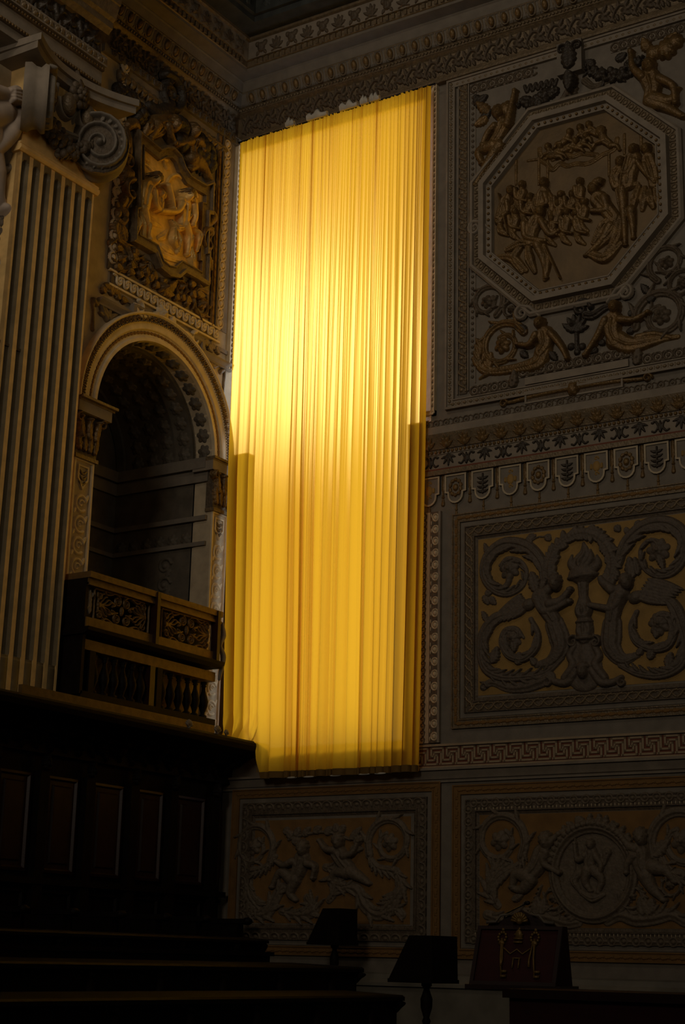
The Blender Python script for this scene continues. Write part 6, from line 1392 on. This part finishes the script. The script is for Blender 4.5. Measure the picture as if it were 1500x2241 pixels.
# carved shells lying on the cornice edge
for i, (px, py, s_, lab) in enumerate(((409, 1632, 0.085, 'small pale carved shell on the stall cornice, farthest from the curtain'), (472, 1632, 0.085, 'small pale carved shell on the stall cornice, next to the curtain fold'), (491, 1642, 0.06, 'smallest pale carved shell touching the curtain fold'))):
    v, z = L(px, py, SX-LX-0.02); b = MB()
    for k in range(7):
        a = math.radians(-60+k*20); b.tube([(0, 0, 0.0), (0.01, -math.sin(a)*s_*0.6, math.cos(a)*s_*0.7), (0.0, -math.sin(a)*s_, math.cos(a)*s_*1.15)], [0.012, s_*0.22, s_*0.10], 6)
    b.ball((0, 0, 0.0), s_*0.3, 8, 5)
    o = b.build('carved_shell', 'stucco_grey', None, True); o.location = (SX+0.0, -v, 4.40); tag(o, lab, 'shell', 'carved shells on the stall cornice')
# bays of stall backs
bay_px = [456, 364, 276, 176, 72, -40, -160]
bys = [L(x, 1850, 0.28)[0] for x in bay_px]; bys = [0.12]+bys
nm_ = ['nearest the painted wall', 'second from the painted wall', 'third from the painted wall', 'fourth from the painted wall', 'fifth from the painted wall', 'sixth from the painted wall', 'at the picture edge']
for i in range(len(bys)-1):
    u0, u1 = bys[i], bys[i+1]
    e = empty('choir_stall', (0.5, -(u0+u1)/2, 0.0), 'dark wooden choir stall bay with panelled back, '+nm_[i], 'choir stall', 'choir stalls along the wall')
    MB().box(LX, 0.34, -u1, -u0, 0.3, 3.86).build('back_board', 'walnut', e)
    frame_poly('back_panel', e, 'red_wood', 'left', rect(u0+0.08, u1-0.20, 2.50, 3.62), [(0, 0.22), (0, 0.26), (0.03, 0.27), (0.05, 0.24), (0.10, 0.24), (0.12, 0.26)])
    MB().wbox('left', u0+0.20, u1-0.32, 2.62, 3.50, 0.2, 0.262).build('panel_field', 'red_wood', e)
    frame_poly('lower_panel', e, 'walnut', 'left', rect(u0+0.08, u1-0.20, 1.75, 2.30), [(0, 0.22), (0, 0.26), (0.03, 0.27), (0.05, 0.24)])
    MB().wbox('left', u0, u1, 2.36, 2.43, 0.2, 0.34).build('back_rail', 'walnut', e)
    MB().wbox('left', u1-0.16, u1-0.002, 1.2, 3.66, 0.2, 0.32).build('pilaster', 'walnut', e)
    r = Rel(res=0.009, wall='left', off=0.32); um = u1-0.082; r.leaf((um, 3.66), (um, 3.86), 0.08, 0.07, 4); r.ell((um, 3.74), 0.05, 0.06, 0, 0.08); r.build('pilaster_capital', 'walnut', e)
    MB().wbox('left', u1-0.145, u1-0.015, 1.0, 2.02, 0.22, 0.80).wbox('left', u1-0.165, u1-0.002, 2.02, 2.08, 0.22, 0.92).build('arm_divider', 'walnut', e)
    b = MB(); b.ball((LX+0.90, -(u1-0.085), 2.05), (0.07, 0.08, 0.05), 10, 6); b.build('arm_knob', 'walnut', e, True)
    MB().wbox('left', u0+0.05, u1-0.08, 1.30, 1.36, 0.22, 0.78).build('seat', 'walnut', e)
st_ = MB().box(LX, 1.35, -VE, -0.12, 0, 1.0)
struct(st_.build('floor_step', 'walnut'))
# desks in front of the stalls, stepping down
def desk(name, label, x0, x1, y1, ztop, zslab, slope, grp='desks before the stalls'):
    e = empty(name, ((x0+x1)/2, y1, 0), label, 'desk', grp)
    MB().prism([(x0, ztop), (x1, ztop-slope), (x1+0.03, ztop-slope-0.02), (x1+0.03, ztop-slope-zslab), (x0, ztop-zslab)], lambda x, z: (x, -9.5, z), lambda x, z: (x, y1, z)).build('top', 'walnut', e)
    MB().box(x1-0.12, x1-0.06, -9.5, y1-0.02, 0.0, ztop-slope-zslab).build('front_board', 'walnut', e)
    # carved scroll end
    o = spl([(x0+0.05, 0.0), (x0+0.05, ztop-zslab-0.5), (x0+0.02, ztop-zslab-0.2), (x0+0.05, ztop-zslab), (x1, ztop-slope-zslab), (x1-0.02, ztop-zslab-0.12), (x1-0.12, ztop-zslab-0.22), (x1-0.10, ztop-zslab-0.40), (x1-0.05, ztop-zslab-0.6), (x1, 0.0)], 5)
    MB().prism([tuple(p) for p in o], lambda x, z: (x, y1-0.10, z), lambda x, z: (x, y1-0.01, z)).build('end_panel', 'walnut', e)
    for k in range(5):
        b = MB(); y = y1-0.6-k*1.05; b.ball((x1-0.05, y, ztop-slope-zslab-0.05), (0.06, 0.06, 0.05), 8, 6); b.tube([(x1-0.05, y, ztop-slope-zslab-0.06), (x1-0.02, y, ztop-slope-zslab-0.35), (x1-0.06, y, ztop-slope-zslab-0.6)], [0.04, 0.06, 0.03], 8); b.build('bracket', 'walnut', e, True)
    return e
desk('stall_desk', 'dark stall desk closest to the panelled stall backs', 1.40, 1.78, -1.0, 1.84, 0.05, 0.02)
desk('stall_desk', 'middle dark stall desk with a scrolled end', 2.20, 3.20, -1.05, 1.55, 0.06, 0.03)
desk('stall_desk', 'lowest dark stall desk with a scrolled end near the lecterns', 3.55, 4.32, -2.0, 1.27, 0.06, 0.03)
MB().box(1.85, 1.97, -9.5, -1.2, 0, 1.62).box(1.80, 2.0, -9.5, -1.15, 1.62, 1.67).build('bench', 'walnut')
tag(bpy.data.objects['bench'], 'long dark backrest bench between the two upper stall desks', 'bench')

# ================================================================== LECTERNS
def turned(prof, c, n=16): return MB().lathe(prof, c, n)
def lectern(label, x, y, zb, w, h, dpt, rz, crest, red):
    e = empty('lectern', (x, y, 0), label, 'lectern'); e_m = 'red_wood' if red else 'walnut'
    T = Matrix.Translation((x, y, 0)) @ Matrix.Rotation(rz, 4, 'Z')
    def add(b, nm, m, smooth=False):
        b.v = [tuple(T @ Vector(p)) for p in b.v]; return b.build(nm, m, e, smooth)
    zt = zb+h
    # wedge: sloping face towards -y, upright rear face towards +y
    def wedge(x0, x1, g):
        return [(-dpt*0.62+g, zb), (dpt*0.38-g, zb), (dpt*(0.10 if red else 0.36)-g, zt-g), (-dpt*0.14+g, zt-g)]
    add(MB().prism(wedge(-w/2, w/2, 0), lambda a, z: (-w/2, a, z), lambda a, z: (w/2, a, z)), 'book_rest', 'red_velvet' if red else 'walnut')
    add(MB().box(-w/2-0.02, w/2+(0.05 if red else 0.02), -dpt*0.62-(0.06 if red else 0.02), dpt*0.38, zb-0.035, zb), 'ledge', e_m)
    # rim on the sloping face
    sl = lambda u, t, o: (u, -dpt*0.62+t*dpt*0.48-o, zb+t*h)
    rm = MB(); t0 = 0.03
    def bar(u0, u1, ta, tb): rm.add([sl(u0, ta, 0.0), sl(u1, ta, 0.0), sl(u1, tb, 0.0), sl(u0, tb, 0.0), sl(u0, ta, 0.022), sl(u1, ta, 0.022), sl(u1, tb, 0.022), sl(u0, tb, 0.022)], [(4, 5, 6, 7), (0, 1, 5, 4), (1, 2, 6, 5), (2, 3, 7, 6), (3, 0, 4, 7)])
    bar(-w/2, w/2, 0.0, 0.06); bar(-w/2, w/2, 0.94, 1.0); bar(-w/2, -w/2+0.03, 0.06, 0.94); bar(w/2-0.03, w/2, 0.06, 0.94)
    add(rm, 'rim', e_m)
    if crest:
        pts = [(-w*0.42, -0.01), (w*0.42, -0.01), (w*0.36, 0.035), (w*0.27, 0.025), (w*0.17, 0.075), (w*0.08, 0.095), (0, 0.125), (-w*0.08, 0.095), (-w*0.17, 0.075), (-w*0.27, 0.025), (-w*0.36, 0.035)]
        add(MB().prism(pts, lambda u, q: (u, -dpt*0.10, zt+q*(1 if red else 0.35)), lambda u, q: (u, -dpt*0.02 if red else dpt*0.3, zt+q*(1 if red else 0.35))), 'crest', e_m)
    # pole
    pr = [(0.16, 0.0), (0.16, 0.05), (0.06, 0.10), (0.035, 0.2), (0.03, 0.45), (0.05, 0.52), (0.03, 0.56), (0.03, zb-0.42), (0.042, zb-0.38), (0.028, zb-0.35), (0.055, zb-0.26), (0.058, zb-0.18), (0.03, zb-0.10), (0.028, zb-0.08), (0.05, zb-0.06), (0.05, zb-0.035)]
    add(MB().lathe(pr, (0, -0.03, 0), 16), 'pole', e_m, True)
    return e, T, sl, zt
# red lectern
rx, rz0 = B(1146, 2090, 6.0); zb = B(1155, 2156, 6.0)[1]
e, T, sl, zt = lectern('red velvet lectern embroidered with two gold keys, on a turned pole', rx, -6.0, zb, 0.70, B(1140, 2027, 6.0)[1]-zb, 0.44, math.radians(8), True, True)
def on(u, t, o): return tuple(T @ Vector(sl(u, t, o)))
gt = lambda b, nm, lab=None: tag(b.build(nm, 'gold_thread', e, True), lab)
for sg in (-1, 1):
    b = MB(); u = sg*0.135
    b.tube([on(u, 0.78, 0.012), on(u+0.01, 0.45, 0.012), on(u+sg*0.0+0.035, 0.14, 0.012)], [0.011, 0.009, 0.008], 6)
    for k in range(10):
        a = k*0.6283; b.ball(on(u+0.032*math.cos(a), 0.80+0.085*math.sin(a), 0.012), 0.013, 6, 4)
    b.ball(on(u, 0.93, 0.012), 0.016, 6, 4); b.ball(on(u, 0.70, 0.012), (0.03, 0.012, 0.022), 8, 4)
    for dt in (0.14, 0.22): b.tube([on(u+0.03, dt, 0.012), on(u+0.075, dt+0.005, 0.012)], 0.012, 6)
    b.tube([on(u-sg*0.01, 0.72, 0.012), on(u-sg*0.025, 0.42, 0.012), on(u-sg*0.02, 0.30, 0.012)], [0.006, 0.008, 0.012], 6)
    gt(b, 'key_emblem', 'gold embroidered key with tassels')
b = MB(); b.ball(on(0.0, 0.83, 0.012), (0.034, 0.014, 0.05), 10, 6); b.ball(on(0, 0.95, 0.012), 0.014, 6, 4)
for q in (0.72, 0.78, 0.85): b.tube([on(-0.036, q, 0.018), on(0.036, q, 0.018)], 0.008, 6)
b.tube([on(-0.11, 0.62, 0.012), on(-0.05, 0.52, 0.012), on(0.0, 0.60, 0.012), on(0.05, 0.52, 0.012), on(0.11, 0.62, 0.012)], 0.006, 6); b.tube([on(-0.02, 0.45, 0.012), on(-0.02, 0.28, 0.012)], 0.006, 6); b.tube([on(0.03, 0.45, 0.012), on(0.03, 0.28, 0.012)], 0.006, 6); b.tube([on(-0.03, 0.45, 0.012), on(0.04, 0.45, 0.012)], 0.006, 6)
gt(b, 'tiara_emblem', 'gold embroidered tiara')
b = MB()
for k in range(9):
    a = math.radians(-80+k*20); b.tube([tuple(T @ Vector((0.0, -0.085, zt+0.03))), tuple(T @ Vector((0.07*math.sin(a), -0.095, zt+0.03+0.075*math.cos(a))))], [0.006, 0.013], 6)
b.ball(tuple(T @ Vector((0, -0.09, zt+0.035))), 0.028, 8, 6); gt(b, 'crest_shell', 'gold shell on the lectern crest')
for sg in (-1, 1):
    b = MB(); b.tube([tuple(T @ Vector((sg*0.09, -0.07, zt+0.09))), tuple(T @ Vector((sg*0.16, -0.08, zt+0.08))), tuple(T @ Vector((sg*0.2, -0.08, zt+0.03))), tuple(T @ Vector((sg*0.28, -0.08, zt+0.025)))], [0.008, 0.010, 0.010, 0.014], 6); b.build('crest_scroll', 'stucco_grey', e, True)
# microphone on the lectern
ma = B(1098, 2008, 6.0); mb_ = B(1152, 1976, 6.0)
m_ = MB().tube([(ma[0], -5.97, ma[1]-0.05), (ma[0]+0.02, -5.97, ma[1]+0.03), (mb_[0], -5.98, mb_[1])], [0.008, 0.006, 0.006], 6)
m_.ball((mb_[0], -5.98, mb_[1]), (0.03, 0.014, 0.018), 8, 5)
tag(m_.build('microphone', 'black_iron', None, True), 'thin black gooseneck microphone rising from the red lectern', 'microphone')
# two dark lecterns turned away
x1, z1 = B(737, 2070, 0.62); zb1 = B(735, 2062, 0.62)[1]
lectern('small dark lectern silhouetted against the panel below the curtain', x1, -0.62, zb1, 0.34, 0.40, 0.50, math.radians(-98), False, False)
x2, z2 = B(940, 2100, 4.0); zb2 = B(935, 2143, 4.0)[1]
lectern('dark lectern standing between the small one and the red one', x2, -4.0, zb2, 0.38, 0.40, 0.52, math.radians(-100), False, False)
for nm, x_, y_, zt_ in (('a', x1, -2.5, zb1+0.42), ('b', x2, -4.0, zb2+0.45)):
    pass
# cloth covered bench at the lower right
bx0 = B(1222, 2190, 6.5)[0]; bzt = B(1300, 2166, 6.5)[1]
e = empty('kneeler', (bx0+1.0, -6.9, 0), 'low kneeler covered with dark red cloth beside the red lectern', 'kneeler')
MB().box(bx0, bx0+2.6, -7.3, -6.5, 0, bzt-0.06).build('cloth', 'red_velvet', e)
MB().box(bx0-0.03, bx0+2.65, -7.35, -6.45, bzt-0.06, bzt).build('top', 'red_wood', e)
